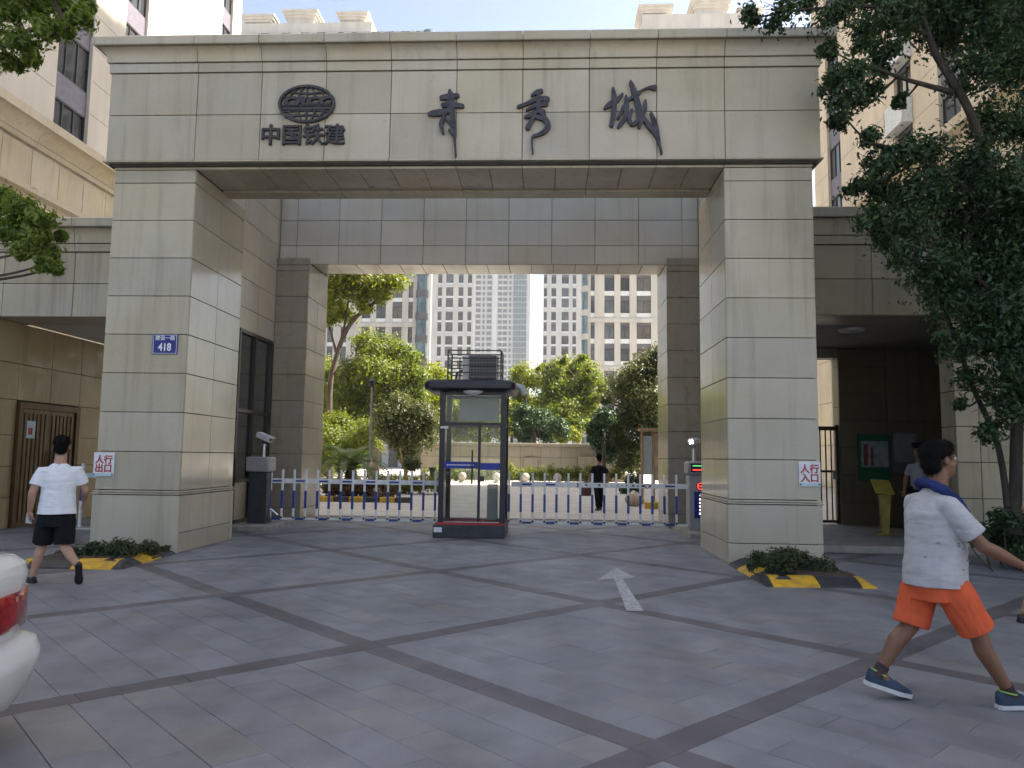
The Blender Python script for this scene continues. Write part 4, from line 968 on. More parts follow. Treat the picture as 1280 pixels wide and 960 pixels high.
m = MB(); m.add([(6.18, 14.74, .92), (6.52, 14.74, .90), (6.54, 15.0, 1.15), (6.19, 15.0, 1.17), (6.18, 14.75, .90), (6.52, 14.75, .88), (6.54, 15.02, 1.13), (6.19, 15.02, 1.15)], [(0,1,2,3),(7,6,5,4),(0,4,5,1),(1,5,6,2),(2,6,7,3),(3,7,4,0)]); m.build('sloping_top', M['yellow'], t)
t = empty('iron_gate', (5.3, 17.3, .1), 'dark iron bar gate at the far end of the right passage', 'gate')
M['iron'] = pm('iron_brown', (.05, .03, .025), .5, .2, 10)
m = MB(); m.box(4.0, 6.46, 17.28, 17.33, 2.18, 2.27); m.box(4.0, 6.46, 17.28, 17.33, .15, .21); m.box(4.0, 6.46, 17.285, 17.325, 1.25, 1.30); m.box(6.40, 6.46, 17.27, 17.34, .12, 2.30); m.build('gate_frame', M['iron'], t)
for i in range(20): m = MB(); x = 4.05+i*.118; m.box(x, x+.025, 17.295, 17.32, .21, 2.18); m.build('bar', M['iron'], t)
m = MB(); m.box(6.30, 6.40, 17.24, 17.28, 1.1, 1.3); m.build('lock_box', M['silver'], t)
t = empty('ceiling_lamp', (5.8, 14.7, 3.93), 'unlit round lamp on the ceiling of the right passage', 'lamp')
m = MB(); m.lathe((5.8, 14.7, 3.955), [(.10, 0), (.22, .02), (.24, .06)], 18); m.build('lamp_shade', M['ac_white'], t, smooth=40)
m = MB(); m.lathe((5.8, 14.7, 3.94), [(.03, 0), (.05, .015)], 10); m.build('finial', M['silver'], t)
# ---------------------------------------------------------------- vegetation
import numpy as np
def leaf_mat(name, c1, c2, c3, trans=.35, rough=.5):
    m, nt, p, N, L = nmat(name)
    at = N.new('ShaderNodeAttribute'); at.attribute_name = 'tint'
    cr = N.new('ShaderNodeValToRGB'); e = cr.color_ramp.elements
    e[0].position = 0; e[0].color = (*c1, 1); e[1].position = 1; e[1].color = (*c3, 1); x = e.new(.55); x.color = (*c2, 1)
    L.new(at.outputs['Fac'], cr.inputs[0]); L.new(cr.outputs[0], p.inputs['Base Color']); p.inputs['Roughness'].default_value = rough
    tl = N.new('ShaderNodeBsdfTranslucent'); mx = N.new('ShaderNodeMixShader'); mx.inputs[0].default_value = trans
    hs = N.new('ShaderNodeHueSaturation'); hs.inputs['Saturation'].default_value = 1.15; hs.inputs['Value'].default_value = 1.5; L.new(cr.outputs[0], hs.inputs['Color']); L.new(hs.outputs[0], tl.inputs[0])
    L.new(p.outputs[0], mx.inputs[1]); L.new(tl.outputs[0], mx.inputs[2]); L.new(mx.outputs[0], N['Material Output'].inputs[0]); return m
M['lf_dark'] = leaf_mat('leaf_dark', (.018, .042, .014), (.030, .070, .022), (.060, .105, .030), .2)
M['lf_camph'] = leaf_mat('leaf_camphor', (.08, .14, .024), (.15, .21, .042), (.26, .30, .07), .5)
M['lf_yel'] = leaf_mat('leaf_yellow_green', (.09, .12, .018), (.17, .20, .028), (.29, .28, .045), .5)
M['lf_mid'] = leaf_mat('leaf_mid', (.06, .09, .016), (.13, .17, .03), (.25, .26, .055), .48)
M['lf_olive'] = leaf_mat('leaf_olive', (.045, .058, .018), (.085, .10, .032), (.15, .155, .06), .35)
M['lf_red'] = leaf_mat('leaf_russet', (.05, .03, .015), (.11, .06, .025), (.14, .13, .03), .3)
M['lf_cycad'] = leaf_mat('leaf_cycad', (.10, .16, .05), (.17, .23, .09), (.27, .32, .15), .35)
M['lf_jun'] = leaf_mat('leaf_juniper', (.02, .04, .016), (.04, .065, .022), (.085, .10, .035), .2)
M['bark'] = pm('bark', (.085, .065, .048), .9, .3, 9, bump=.6, bscale=25, stretch=(1, 1, .25)); M['bark_pale'] = pm('bark_pale', (.20, .16, .115), .9, .3, 9, bump=.6, bscale=25, stretch=(1, 1, .25))
M['bark_dark'] = pm('bark_dark', (.045, .038, .03), .9, .3, 9, bump=.6, bscale=25, stretch=(1, 1, .25))
_rg = np.random.default_rng(5)
def leaves(name, clumps, n_per, size, mat, parent, elong=1.9, shell=.55, droop=.3, kind=None, tint_amp=.5, fuzz=0., **kw):
    """clumps: (centre, (rx, ry, rz)); leaf = two folded triangles, normals leaning outward/up"""
    P = []; O = []; T = []
    for (c, r), n in zip(clumps, n_per):
        k = max(3, min(26, n//40)); sc = _rg.normal(size=(k, 3)); sc /= np.linalg.norm(sc, axis=1)[:, None]; sc *= (_rg.random(k)**.5*.85)[:, None]
        c0 = np.array(c); r0 = np.array(r); which = _rg.integers(0, k, n); tk = _rg.random(k)*.45
        d = _rg.normal(size=(n, 3)); d /= np.linalg.norm(d, axis=1)[:, None]
        rad = _rg.random(n)**(1/3)*(1-shell)+shell*_rg.random(n)**.35
        if fuzz: rad = rad*(1-fuzz)+fuzz*np.minimum(np.abs(_rg.normal(size=n)), 2.4)*.72
        lump = 1+.28*np.sin(d[:, 0]*5+c[0]*9)*np.cos(d[:, 1]*4+c[2]*7)+.18*np.sin(d[:, 2]*9+c[0]*3)
        p = c0+sc[which]*r0+d*r0*(rad*lump)[:, None]*.60; P.append(p); O.append(d+.6*sc[which]+np.array([0, 0, .45])); T.append(tk[which]+_rg.random(n)*tint_amp+.10*(d[:, 2]))
    P = np.concatenate(P); O = np.concatenate(O); T = np.clip(np.concatenate(T), 0, 1); n = len(P)
    nrm = O+_rg.normal(size=(n, 3))*.75; nrm /= np.linalg.norm(nrm, axis=1)[:, None]
    a = _rg.normal(size=(n, 3)); a[:, 2] -= droop; a -= nrm*(a*nrm).sum(1)[:, None]; a /= np.linalg.norm(a, axis=1)[:, None]
    b = np.cross(nrm, a); s = size*(.65+.7*_rg.random(n))[:, None]; w = s/elong
    fold = nrm*s*.12
    v = np.stack([P-a*s*.5, P+b*w*.5+fold, P+a*s*.5, P-b*w*.5+fold], 1).reshape(-1, 3)
    idx = np.arange(n)*4; tri = np.stack([idx, idx+1, idx+2, idx, idx+2, idx+3], 1).reshape(-1)
    me = bpy.data.meshes.new(name); me.vertices.add(4*n); me.vertices.foreach_set('co', v.astype(np.float32).ravel())
    me.loops.add(6*n); me.loops.foreach_set('vertex_index', tri.astype(np.int32)); me.polygons.add(2*n)
    me.polygons.foreach_set('loop_start', np.arange(2*n, dtype=np.int32)*3); me.update(calc_edges=True)
    me.attributes.new('tint', 'FLOAT', 'FACE').data.foreach_set('value', np.repeat(T, 2).astype(np.float32))
    me.materials.append(mat); o = bpy.data.objects.new(name, me); col.objects.link(o); setpar(o, parent); return tag(o, kind=kind, **kw)
_Mw = camo.matrix_world.copy()
def at(px, py, Y):
    """surveyed point: the place at distance Y (from the camera's line) seen in direction px, py"""
    d = (_r2*(px-640)/953.2+_u2*(480-py)/953.2+_fw); return Vector((0, 0, CAM_H))+d*(Y/d.y)
def limb(m, pts, r0, r1, n=7): 
    pts = [V3(p) for p in pts]; out = []
    for i in range(len(pts)-1):
        p0 = pts[max(i-1, 0)]; p1 = pts[i]; p2 = pts[i+1]; p3 = pts[min(i+2, len(pts)-1)]
        for k in range(4):
            t = k/4; out.append(.5*((2*p1)+(-p0+p2)*t+(2*p0-5*p1+4*p2-p3)*t*t+(-p0+3*p1-3*p2+p3)*t**3))
    out.append(pts[-1]); N_ = len(out)
    out = [p+Vector((noise.noise(p*1.7), noise.noise(p*1.7+Vector((9, 0, 0))), 0))*.06*min(1, r0*12)*(i/N_) for i, p in enumerate(out)]
    m.tube(out, [r0+(r1-r0)*i/(N_-1) for i in range(N_)], n)
def tree(name, lab, base, trunk_pts, r0, clumps, nleaf, lsize, mat, bark, group=None, limbs=(), dens=None, twigs=True, cat='tree', **kw):
    """clumps: list of (Vector centre, radius or (rx, ry, rz)); thin limbs run from the trunk to every clump"""
    t = empty(name, base, lab, cat, group); m = MB(); limb(m, trunk_pts, r0, r0*.45, 9)
    for pts, a, b in limbs: limb(m, pts, a, b)
    tp = [V3(p) for p in trunk_pts]
    fine = []
    for i in range(len(tp)-1): fine += [tp[i].lerp(tp[i+1], k/5) for k in range(5)]
    fine.append(tp[-1])
    for pts, a, b in limbs:
        q = [V3(p) for p in pts]
        for i in range(len(q)-1): fine += [q[i].lerp(q[i+1], k/4) for k in range(1, 5)]
    if twigs:
        for c, r in clumps:
            c = V3(c); cand = [p for p in fine if p.z < c.z+.2] or fine
            s = min(cand, key=lambda p: (p-c).length); rr = r if isinstance(r, (int, float)) else max(r)
            if (s-c).length > .15: limb(m, [s, s.lerp(c, .55)+Vector((0, 0, -.08*(s-c).length)), c+(c-s).normalized()*rr*.5], r0*.22, r0*.05, 5)
    if kw.get('fuzz'):          # fine twigs inside every clump
        for c, r in clumps:
            c = V3(c); rr = r if isinstance(r, (int, float)) else r[0]
            for k in range(7):
                d = Vector((RND.gauss(0, 1), RND.gauss(0, 1), RND.gauss(0, .6))).normalized(); e = c+d*rr*RND.uniform(.8, 1.25)
                m.tube([c-d*rr*.2, c.lerp(e, .5)+Vector((0, 0, .03)), e], [.008, .006, .0025], 4, False)
    m.build('trunk', bark, t, smooth='all')
    cl = [(tuple(c), (r, r, r*.85) if isinstance(r, (int, float)) else r) for c, r in clumps]
    vol = [max(.05, (r[0]*r[2])) for c, r in cl]; tot = sum(vol)
    leaves('crown', cl, [max(20, int(nleaf*v/tot)) for v in vol], lsize, mat, t, **kw); return t
def P_(L, Y, jit=0., ry=1., grow=1.):
    """clump list from directions: (px, py, radius px) at distance Y with depth jitter"""
    out = []
    for px, py, r in L:
        y = Y+RND.uniform(-jit, jit); rr = r*grow*y/953.; out.append((at(px, py, y), (rr, rr*ry, rr*.85)))
    return out
# --- big dark tree in front of the right wing
YT = 10.9
tp = [at(1268, 668, YT+.3), at(1270, 560, YT+.3), at(1272, 430, YT+.2), at(1262, 310, YT), at(1222, 165, YT-.1), at(1185, 95, YT-.2), at(1158, 40, YT-.2), at(1140, -60, YT-.2)]
lb = [([at(1262, 655, YT+.3), at(1248, 560, YT+.4), at(1215, 480, YT+.5), at(1192, 415, YT+.5), at(1165, 350, YT+.4)], .05, .02),
      ([at(1190, 115, YT-.2), at(1135, 100, YT-.4), at(1085, 82, YT-.5)], .045, .015), ([at(1262, 290, YT), at(1200, 230, YT-.3), at(1130, 190, YT-.5), at(1080, 178, YT-.6)], .05, .015),
      ([at(1130, 190, YT-.5), at(1088, 180, YT-.5), at(1058, 148, YT-.6)], .025, .01), ([at(1160, 45, YT-.2), at(1100, 10, YT-.4), at(1010, 12, YT-.6), at(945, 22, YT-.6)], .04, .01),
      ([at(1262, 300, YT), at(1280, 200, YT), at(1300, 100, YT)], .07, .03), ([at(1268, 420, YT), at(1235, 360, YT-.4), at(1180, 320, YT-.7)], .04, .015)]
cl = P_([(938, 18, 14), (975, 16, 22), (1008, 6, 14), (1050, 14, 26), (1078, 40, 22), (1120, 18, 34), (1160, 20, 34), (1205, 30, 40), (1250, 30, 42), (1272, 90, 34), (1225, 85, 32), (1180, -10, 50), (1240, -20, 50), (1100, -20, 40), (1110, -90, 60), (1190, -110, 70), (1275, -90, 70), (1325, 20, 60), (1340, 160, 60), (1335, 300, 60), (1330, 420, 50),  # clumps above and right of the view added to shade the right wing
         (1040, 100, 17), (1065, 92, 24), (1095, 88, 20), (1060, 125, 22), (1088, 118, 20), (1050, 150, 12), (1038, 60, 12), (1105, 60, 20), (1125, 125, 10),
         (1240, 150, 30), (1275, 155, 28), (1228, 195, 22), (1085, 172, 12), (1095, 205, 22), (1130, 195, 26), (1165, 190, 26), (1068, 235, 16), (1108, 240, 28), (1150, 235, 34), (1200, 215, 34), (1250, 230, 38), (1278, 260, 38),
         (1088, 275, 18), (1130, 278, 34), (1185, 280, 42), (1245, 300, 46), (1280, 330, 40), (1105, 300, 14), (1132, 320, 20), (1178, 335, 36), (1230, 350, 44), (1278, 385, 44), (1185, 375, 30), (1240, 410, 42), (1278, 450, 38), (1205, 430, 24), (1175, 420, 8), (1215, 470, 18), (1262, 500, 34), (1203, 505, 7), (1240, 540, 14)], YT-.1, .75, 1.3, 1.14)
tree('broadleaf_tree', 'large dark broadleaf tree overhanging the right wing', tuple(at(1268, 668, YT+.3)*1)[:2]+(0,), tp, .09, cl, 100000, .084, M['lf_dark'], M['bark_dark'], limbs=lb, shell=.2, droop=.6, fuzz=.75, elong=2.3)
# --- tree whose boughs reach in at the left edge
YT = 8.3; b0 = Vector((-8.3, 8.6, 0))
tp = [b0, (-8.25, 8.55, 2.0), (-8.1, 8.5, 4.0), (-7.9, 8.4, 6.0), (-7.6, 8.3, 8.0)]
lb = [([(-8.1, 8.5, 3.6), at(-60, 300, YT), at(10, 280, YT), at(62, 300, YT)], .05, .012), ([(-7.95, 8.4, 5.4), at(-80, 90, YT), at(0, 55, YT), at(60, 30, YT), at(100, 18, YT)], .06, .012)]
cl = P_([(8, 12, 18), (45, 12, 24), (78, 10, 22), (100, 22, 16), (108, 8, 10), (55, 38, 20), (28, 55, 20), (15, 78, 14), (40, 75, 12), (82, 38, 12), (-30, 30, 40), (-40, 80, 30), (60, -20, 30), (10, -25, 40),
         (5, 250, 20), (28, 262, 22), (52, 272, 18), (12, 290, 22), (42, 298, 20), (62, 318, 14), (68, 335, 8), (55, 330, 10), (25, 315, 10), (-30, 270, 40), (75, 295, 7)], YT, .35, 1.2)
tree('broadleaf_tree', 'green tree whose leafy boughs hang in at the left edge', tuple(b0), tp, .16, cl, 20000, .078, M['lf_camph'], M['bark'], limbs=lb, shell=.2, droop=.6, fuzz=.75, elong=2.5)
# --- garden trees beyond the gate
gg = 'garden trees beyond the barrier'
Y = 46
tree('forked_tree', 'tall forked tree with yellow green crown at the left of the garden', tuple(at(414, 620, Y))[:2]+(0,), [at(413, 622, Y), at(412, 540, Y), at(413, 478, Y), at(424, 435, Y), at(440, 402, Y), at(468, 378, Y), at(498, 350, Y)], .21,
     P_([(418, 362, 20), (446, 360, 22), (474, 358, 16), (494, 352, 12), (430, 392, 12), (408, 382, 14), (456, 384, 10), (413, 402, 9), (422, 320, 26), (462, 318, 28), (492, 332, 18), (440, 290, 30), (478, 372, 8)], Y, 1.0, 1, 1.32), 21850, .22, M['lf_yel'], M['bark'], gg,
     limbs=[([at(420, 440, Y), at(412, 410, Y), at(402, 385, Y)], .09, .04), ([at(424, 435, Y), at(432, 400, Y), at(436, 370, Y)], .09, .04), ([at(416, 470, Y), at(432, 452, Y), at(455, 447, Y)], .06, .02)], shell=.3, fuzz=.4)
Y = 50
tree('bushy_tree', 'bright green bushy tree filling the left of the garden', tuple(at(462, 612, Y))[:2]+(0,), [at(462, 612, Y), at(462, 560, Y), at(466, 510, Y), at(468, 470, Y)], .22,
     P_([(470, 436, 22), (497, 440, 18), (443, 468, 22), (512, 474, 20), (474, 470, 26), (425, 498, 20), (410, 525, 18), (442, 510, 26), (492, 498, 22), (412, 470, 10), (455, 425, 10), (520, 450, 9), (408, 545, 14), (480, 525, 18), (425, 545, 16), (520, 500, 14)], Y, 1.6, 1, 1.32), 34500, .21, M['lf_mid'], M['bark'], gg, shell=.45, fuzz=.4)
Y = 42
tree('rounded_tree', 'olive rounded tree just left of the booth', tuple(at(508, 618, Y))[:2]+(0,), [at(508, 618, Y), at(507, 590, Y), at(508, 560, Y), at(510, 530, Y)], .14,
     P_([(498, 516, 20), (524, 520, 18), (512, 545, 22), (534, 545, 13), (490, 540, 17), (510, 568, 12), (478, 530, 12), (538, 525, 8)], Y, 1.0, 1, 1.32), 23000, .16, M['lf_olive'], M['bark'], gg, shell=.5, fuzz=.4)
Y = 44
tree('bushy_tree', 'shaded leafy tree behind the cycad', tuple(at(425, 616, Y))[:2]+(0,), [at(425, 616, Y), at(425, 590, Y), at(424, 560, Y)], .14, P_([(412, 552, 18), (438, 556, 20), (458, 552, 16), (424, 530, 16), (405, 575, 12), (462, 535, 12)], Y, 1.0, 1, 1.32), 13799, .16, M['lf_mid'], M['bark'], gg, shell=.45, fuzz=.4)
Y = 56
tree('bushy_tree', 'pale leafy tree seen through the booth glass', tuple(at(560, 600, Y))[:2]+(0,), [at(560, 598, Y), at(560, 550, Y), at(562, 500, Y)], .2, P_([(545, 470, 16), (555, 500, 18), (575, 505, 20), (600, 510, 20), (590, 530, 18), (562, 530, 14), (615, 525, 14), (635, 510, 12), (545, 520, 12), (630, 535, 12), (575, 540, 12), (603, 540, 12)], Y, 2, 1, 1.32), 14949, .25, M['lf_yel'], M['bark'], gg, shell=.4, fuzz=.4)
Y = 60
tree('airy_tree', 'loose airy tree with pale leaves right of the booth roof', tuple(at(656, 598, Y))[:2]+(0,), [at(656, 596, Y), at(656, 540, Y), at(658, 490, Y)], .2, P_([(652, 468, 13), (668, 476, 12), (648, 492, 12), (664, 505, 14), (645, 515, 12), (676, 460, 7), (640, 530, 10), (668, 525, 10)], Y, 2, 1, 1.32), 7359, .24, M['lf_yel'], M['bark_pale'], gg, shell=.25, fuzz=.4)
Y = 58
tree('airy_tree', 'light green airy tree in the middle of the right hand garden', tuple(at(724, 596, Y))[:2]+(0,), [at(723, 594, Y), at(723, 545, Y), at(721, 500, Y), at(718, 470, Y)], .22, P_([(694, 466, 14), (716, 462, 16), (738, 468, 14), (700, 488, 18), (728, 490, 18), (684, 500, 14), (705, 512, 18), (735, 512, 14), (688, 478, 9), (752, 485, 8), (728, 448, 7), (704, 450, 6), (690, 525, 12), (722, 530, 14), (745, 500, 10)], Y, 2, 1, 1.32), 18400, .24, M['lf_mid'], M['bark_pale'], gg, shell=.35, fuzz=.4)
Y = 53
tree('dense_tree', 'low dark green tree behind the garden wall', tuple(at(668, 600, Y))[:2]+(0,), [at(668, 598, Y), at(668, 560, Y), at(668, 535, Y)], .2, P_([(655, 522, 13), (678, 528, 15), (698, 535, 11), (662, 540, 14), (648, 540, 8), (685, 545, 10)], Y, 1.5, 1, 1.32), 11500, .2, M['lf_dark'], M['bark_dark'], gg, shell=.5, fuzz=.4)
tree('leafy_bush', 'small bright green bush on top of the garden wall', tuple(at(708, 600, Y))[:2]+(0,), [at(708, 598, Y), at(708, 570, Y), at(708, 552, Y)], .06, P_([(700, 545, 7), (712, 541, 8), (720, 547, 5)], Y, .5, 1, 1.32), 3449, .2, M['lf_yel'], M['bark'], gg, shell=.4, cat='bush')
Y = 47
tree('dense_tree', 'large olive tree at the right of the garden beside the inner gate', tuple(at(800, 612, Y))[:2]+(0,), [at(800, 610, Y), at(800, 570, Y), at(802, 520, Y), at(808, 480, Y)], .24,
     P_([(806, 462, 20), (828, 450, 16), (785, 488, 24), (815, 495, 24), (765, 530, 18), (795, 525, 26), (822, 530, 18), (770, 555, 16), (798, 560, 22), (752, 520, 10), (785, 578, 13), (838, 470, 18), (845, 510, 18), (758, 500, 8)], Y, 1.5, 1, 1.32), 34500, .19, M['lf_olive'], M['bark'], gg, shell=.5, fuzz=.4)
Y = 44
tree('dense_tree', 'dark green tree left of the large olive tree', tuple(at(755, 606, Y))[:2]+(0,), [at(755, 604, Y), at(755, 570, Y), at(755, 540, Y)], .16, P_([(748, 535, 10), (752, 550, 11), (760, 565, 10), (742, 548, 7), (757, 520, 9)], Y, 1.0, 1, 1.32), 8049, .19, M['lf_dark'], M['bark_dark'], gg, shell=.5, fuzz=.4)
Y = 52
tree('bushy_tree', 'yellow green bushy tree half hidden by the inner left pier', tuple(at(398, 612, Y))[:2]+(0,), [at(398, 606, Y), at(398, 560, Y), at(400, 510, Y)], .2, P_([(404, 462, 14), (398, 490, 18), (412, 500, 14), (402, 520, 16), (400, 548, 16), (414, 575, 12), (425, 585, 10), (392, 460, 14), (440, 580, 10), (405, 590, 10)], Y, 1.5, 1, 1.3), 14000, .2, M['lf_yel'], M['bark'], gg, shell=.35, fuzz=.4)
Y = 62
tree('dense_tree', 'leafy green tree rising behind the booth and garden wall', tuple(at(640, 600, Y))[:2]+(0,), [at(640, 594, Y), at(640, 560, Y), at(640, 520, Y)], .2, P_([(625, 505, 14), (645, 515, 14), (632, 530, 14), (660, 535, 12), (610, 520, 14), (585, 518, 14), (600, 540, 12), (560, 525, 14), (545, 535, 12), (535, 505, 12), (672, 520, 12)], Y, 2, 1, 1.3), 15000, .23, M['lf_mid'], M['bark'], gg, shell=.35, fuzz=.4)
# --- shrubs
def bush(lab, L, Y, n, size, mat, jit=.2, group=None, name='shrub', ry=1.2, **kw):
    c = at(L[0][0], L[0][1], Y); t = empty(name, (c.x, Y, 0), lab, 'shrub', group)
    m = MB(); cl = P_(L, Y, jit, ry)
    for p, r in cl:
        limb(m, [(c.x+(p.x-c.x)*.6, p.y, .02), (p.x, p.y, p.z*.6), tuple(p)], .012, .004, 5)
    m.build('stems', M['bark'], t); vol = [r[0]*r[2] for p, r in cl]
    leaves('foliage', [(tuple(p), r) for p, r in cl], [max(10, int(n*v/sum(vol))) for v in vol], size, mat, t, **kw)
bush('low spreading evergreen shrub at the foot of the left pier', [(160, 688, 17), (130, 690, 16), (185, 686, 12), (100, 694, 14), (75, 698, 12), (150, 680, 10), (115, 684, 9), (205, 687, 6)], 10.5, 5200, .06, M['lf_jun'], .35, elong=4, shell=.3)
bush('low spreading evergreen shrub at the foot of the right pier', [(975, 702, 19), (1005, 706, 18), (950, 702, 13), (1030, 712, 15), (940, 708, 8), (985, 695, 14), (1048, 718, 8)], 10.2, 5200, .06, M['lf_jun'], .35, elong=4, shell=.3)
bush('dark shrub under the big tree beside the right wing', [(1255, 670, 24), (1230, 672, 18), (1280, 665, 30), (1215, 668, 12), (1290, 690, 30), (1255, 650, 16)], 11.4, 4500, .08, M['lf_dark'], .4, shell=.4)
Y = 26
bush('ball shaped clipped shrub beside the olive tree', [(515, 580, 11)], 31, 1800, .09, M['lf_olive'], .0, shell=.8)
bush('small green bush below the notice frame', [(788, 600, 9), (782, 610, 8), (796, 610, 8)], 33, 1600, .1, M['lf_dark'], .1, shell=.5)
# hedges
def hedge(lab, x0, x1, y0, y1, h, mat, n, size, kind='hedge'):
    t = empty(kind, ((x0+x1)/2, (y0+y1)/2, 0), lab, 'hedge'); k = max(2, int((x1-x0)/.55)); cl = []
    m = MB()
    for i in range(k):
        x = x0+(x1-x0)*(i+.5)/k; y = (y0+y1)/2+RND.uniform(-.1, .1); hh = h*RND.uniform(.88, 1.08)
        cl.append(((x, y, hh*.52), ((x1-x0)/k*.75, (y1-y0)/2, hh*.5))); m.cyl((x, y, 0), (x, y, hh*.5), .02, .01, 5)
    m.build('stems', M['bark'], t); leaves('foliage', cl, [n//k]*k, size, mat, t, shell=.7)
a, b = at(398, 618, 25), at(488, 618, 25)
hedge('russet clipped hedge in front of the cycad', a.x, b.x, 24.8, 26.0, .72, M['lf_red'], 6500, .09)
a, b = at(400, 600, 28), at(560, 600, 31)
hedge('green flowering hedge left of the booth', a.x+1.5, b.x, 29.5, 30.8, .75, M['lf_yel'], 6000, .10)
a, b = at(640, 590, 47), at(775, 590, 47)
hedge('long clipped hedge below the garden wall', at(530, 590, 47).x, b.x, 46.4, 47.6, 1.0, M['lf_mid'], 11000, .13)
# cycad
c = at(437, 606, 26.5); cy = empty('cycad', (c.x, 26.6, 0), 'cycad with a fountain of arching fronds left of the barrier', 'plant')
m = MB(); m.lathe((c.x, 26.6, 0), [(.22, 0), (.24, .4), (.20, .9), (.1, 1.05)], 10); m.build('trunk', M['bark'], cy, smooth='all')
for k in range(34):
    az = k*2.39996; el = radians(22+62*((k*7) % 34)/34); Lf = RND.uniform(1.35, 1.75); pts = []; p = Vector((c.x, 26.6, .98)); e = el
    for s in range(11):
        pts.append(p.copy()); p = p+Vector((cos(az)*cos(e), sin(az)*cos(e), sin(e)))*Lf/10; e -= radians(9+4*(s/10))
    m = MB(); m.tube(pts, [.012]*6+[.007]*5, 4, False)
    for i in range(1, 11):
        for q in (0, .5):
            if i == 10 and q: continue
            pp = pts[i].lerp(pts[min(i+1, 10)], q); d = (pts[i]-pts[i-1]).normalized(); sd = d.cross(Vector((0, 0, 1))).normalized(); l = .36*sin(pi*(.12+.86*(i+q)/11))
            for sg in (-1, 1):
                tip = pp+(sd*sg*.85+d*.5)*l+Vector((0, 0, .05*l)); w = d*.038; b_ = len(m.v)
                m.v += [tuple(pp-w), tuple(pp+w), tuple(tip)]; m.f.append((b_, b_+1, b_+2)); m.m.append(0)
    o = m.build('frond', M['lf_cycad'], cy, fix=False); o.data.attributes.new('tint', 'FLOAT', 'FACE').data.foreach_set('value', [RND.uniform(.2, .9)]*len(o.data.polygons))

# ---------------------------------------------------------------- garden furniture
M['wall_stone'] = granite('garden_wall_stone', (.33, .30, .25), .6, .4)
gw = empty('garden_wall', (-2, 50, 0), 'long low stone retaining wall across the garden behind the hedge', 'wall')
xa, xb = at(525, 590, 50).x, at(752, 590, 50).x
us = frange(xa, xb, 9)
c = MB(); c.box(xa, xb, 50.05, 50.6, 0, 2.2); core = c.build('wall_core', M['joint'], gw)
tiles(core, 'y', 50, -1, us, [0, .75, 1.5, 2.2], M['wall_stone'], 'wall_stone', .06, .02)
for a, b in zip(us, us[1:]): piece('coping_stone', a+.01, b-.01, 49.85, 50.75, 2.21, 2.42, M['wall_stone'], core, .02)
a0, b0 = at(722, 590, 49.3).x, at(782, 590, 49.3).x
c = MB(); c.box(a0, b0, 49.2, 49.8, 0, 1.55); core = c.build('wall_step', M['joint'], gw)
tiles(core, 'y', 49.15, -1, frange(a0, b0, 3), [0, .8, 1.55], M['wall_stone'], 'wall_stone', .05, .02)
c = MB(); c.box(at(655, 580, 49.9).x, at(672, 580, 49.9).x, 49.86, 49.98, .9, 1.5, .03); c.build('carved_plaque', M['wall_stone'], gw)
c = MB(); a1, b1 = at(545, 590, 46).x, at(560, 590, 46).x
M['ball'] = pm('bollard_stone', (.42, .38, .33), .7, .15, 6)
for i, px in enumerate((535, 578, 621, 657, 697)):
    p = at(px, 594, 44); t = empty('stone_bollard', (p.x, 44, 0), ['stone ball bollard beside the dark bollard lamp', 'stone ball bollard seen through the left glass of the booth', 'stone ball bollard seen through the right glass of the booth', 'stone ball bollard just right of the booth', 'stone ball bollard farthest right in the row'][i], 'bollard', 'stone ball bollards along the garden road')
    m = MB(); m.lathe((p.x, 44, 0), [(.18, 0), (.2, .04), (.12, .1), (.1, .16)], 12); m.build('foot', M['ball'], t, smooth=40)
    m = MB(); m.sphere((p.x, 44, .36), .24, n=14, m=10); m.build('ball', M['ball'], t, smooth='all')
p = at(540, 600, 36); t = empty('bollard_lamp', (p.x, 36, 0), 'dark cylindrical bollard lamp left of the booth', 'lamp')
m = MB(); m.cyl((p.x, 36, 0), (p.x, 36, .85), .14, .13, 12); m.build('post', M['mach_dark'], t, smooth=40)
m = MB(); m.lathe((p.x, 36, .85), [(.15, 0), (.19, .03), (.19, .08), (.05, .14)], 12); m.build('cap', M['mach_dark'], t, smooth=40)
p = at(461, 610, 30); t = empty('lamp_post', (p.x, 30, 0), 'slender grey post standing behind the cycad', 'post')
m = MB(); m.cyl((p.x, 30, 0), (p.x, 30, 4.2), .05, .035, 10); m.build('pole', M['mach_grey'], t, smooth=40)
m = MB(); m.lathe((p.x, 30, 4.2), [(.03, 0), (.12, .1), (.14, .25), (.03, .36)], 10); m.build('lamp_head', M['mach_dark'], t, smooth=40)
M['wood'] = pm('weathered_wood', (.36, .24, .12), .7, .25, 4, stretch=(8, 8, .6)); M['sandstone'] = pm('sandstone_slab', (.44, .33, .22), .8, .2, 4)
pa, pb = at(464, 560, 31), at(472, 600, 31); t = empty('stone_slab', (pa.x, 31, 0), 'upright sandstone slab behind the cycad', 'stone')
m = MB(); m.prism([(pa.x, 0), (pb.x+.05, 0), (pb.x, 1.75), (pa.x+.06, 1.9)], lambda x, z: (x, 31, z), lambda x, z: (x, 31.18, z)); m.build('slab', M['sandstone'], t)
m = MB(); m.box(pa.x-.1, pb.x+.15, 30.9, 31.3, 0, .12, .02); m.build('footing', M['sandstone'], t)
# tree stakes
for px0, py0, px1, py1, lab in ((508, 600, 500, 560, 'leaning wooden stake propping the olive rounded tree'), (396, 600, 404, 548, 'leaning wooden stake propping the leafy tree at the left pier')):
    a, b = at(px0, py0, 32.3), at(px1, py1, 32.6); m = MB(); m.tube([(a.x, a.y, 0), tuple(a), tuple(b)], [.04, .04, .035], 7); m.build('tree_stake', M['wood'], label=lab, cat='stake')
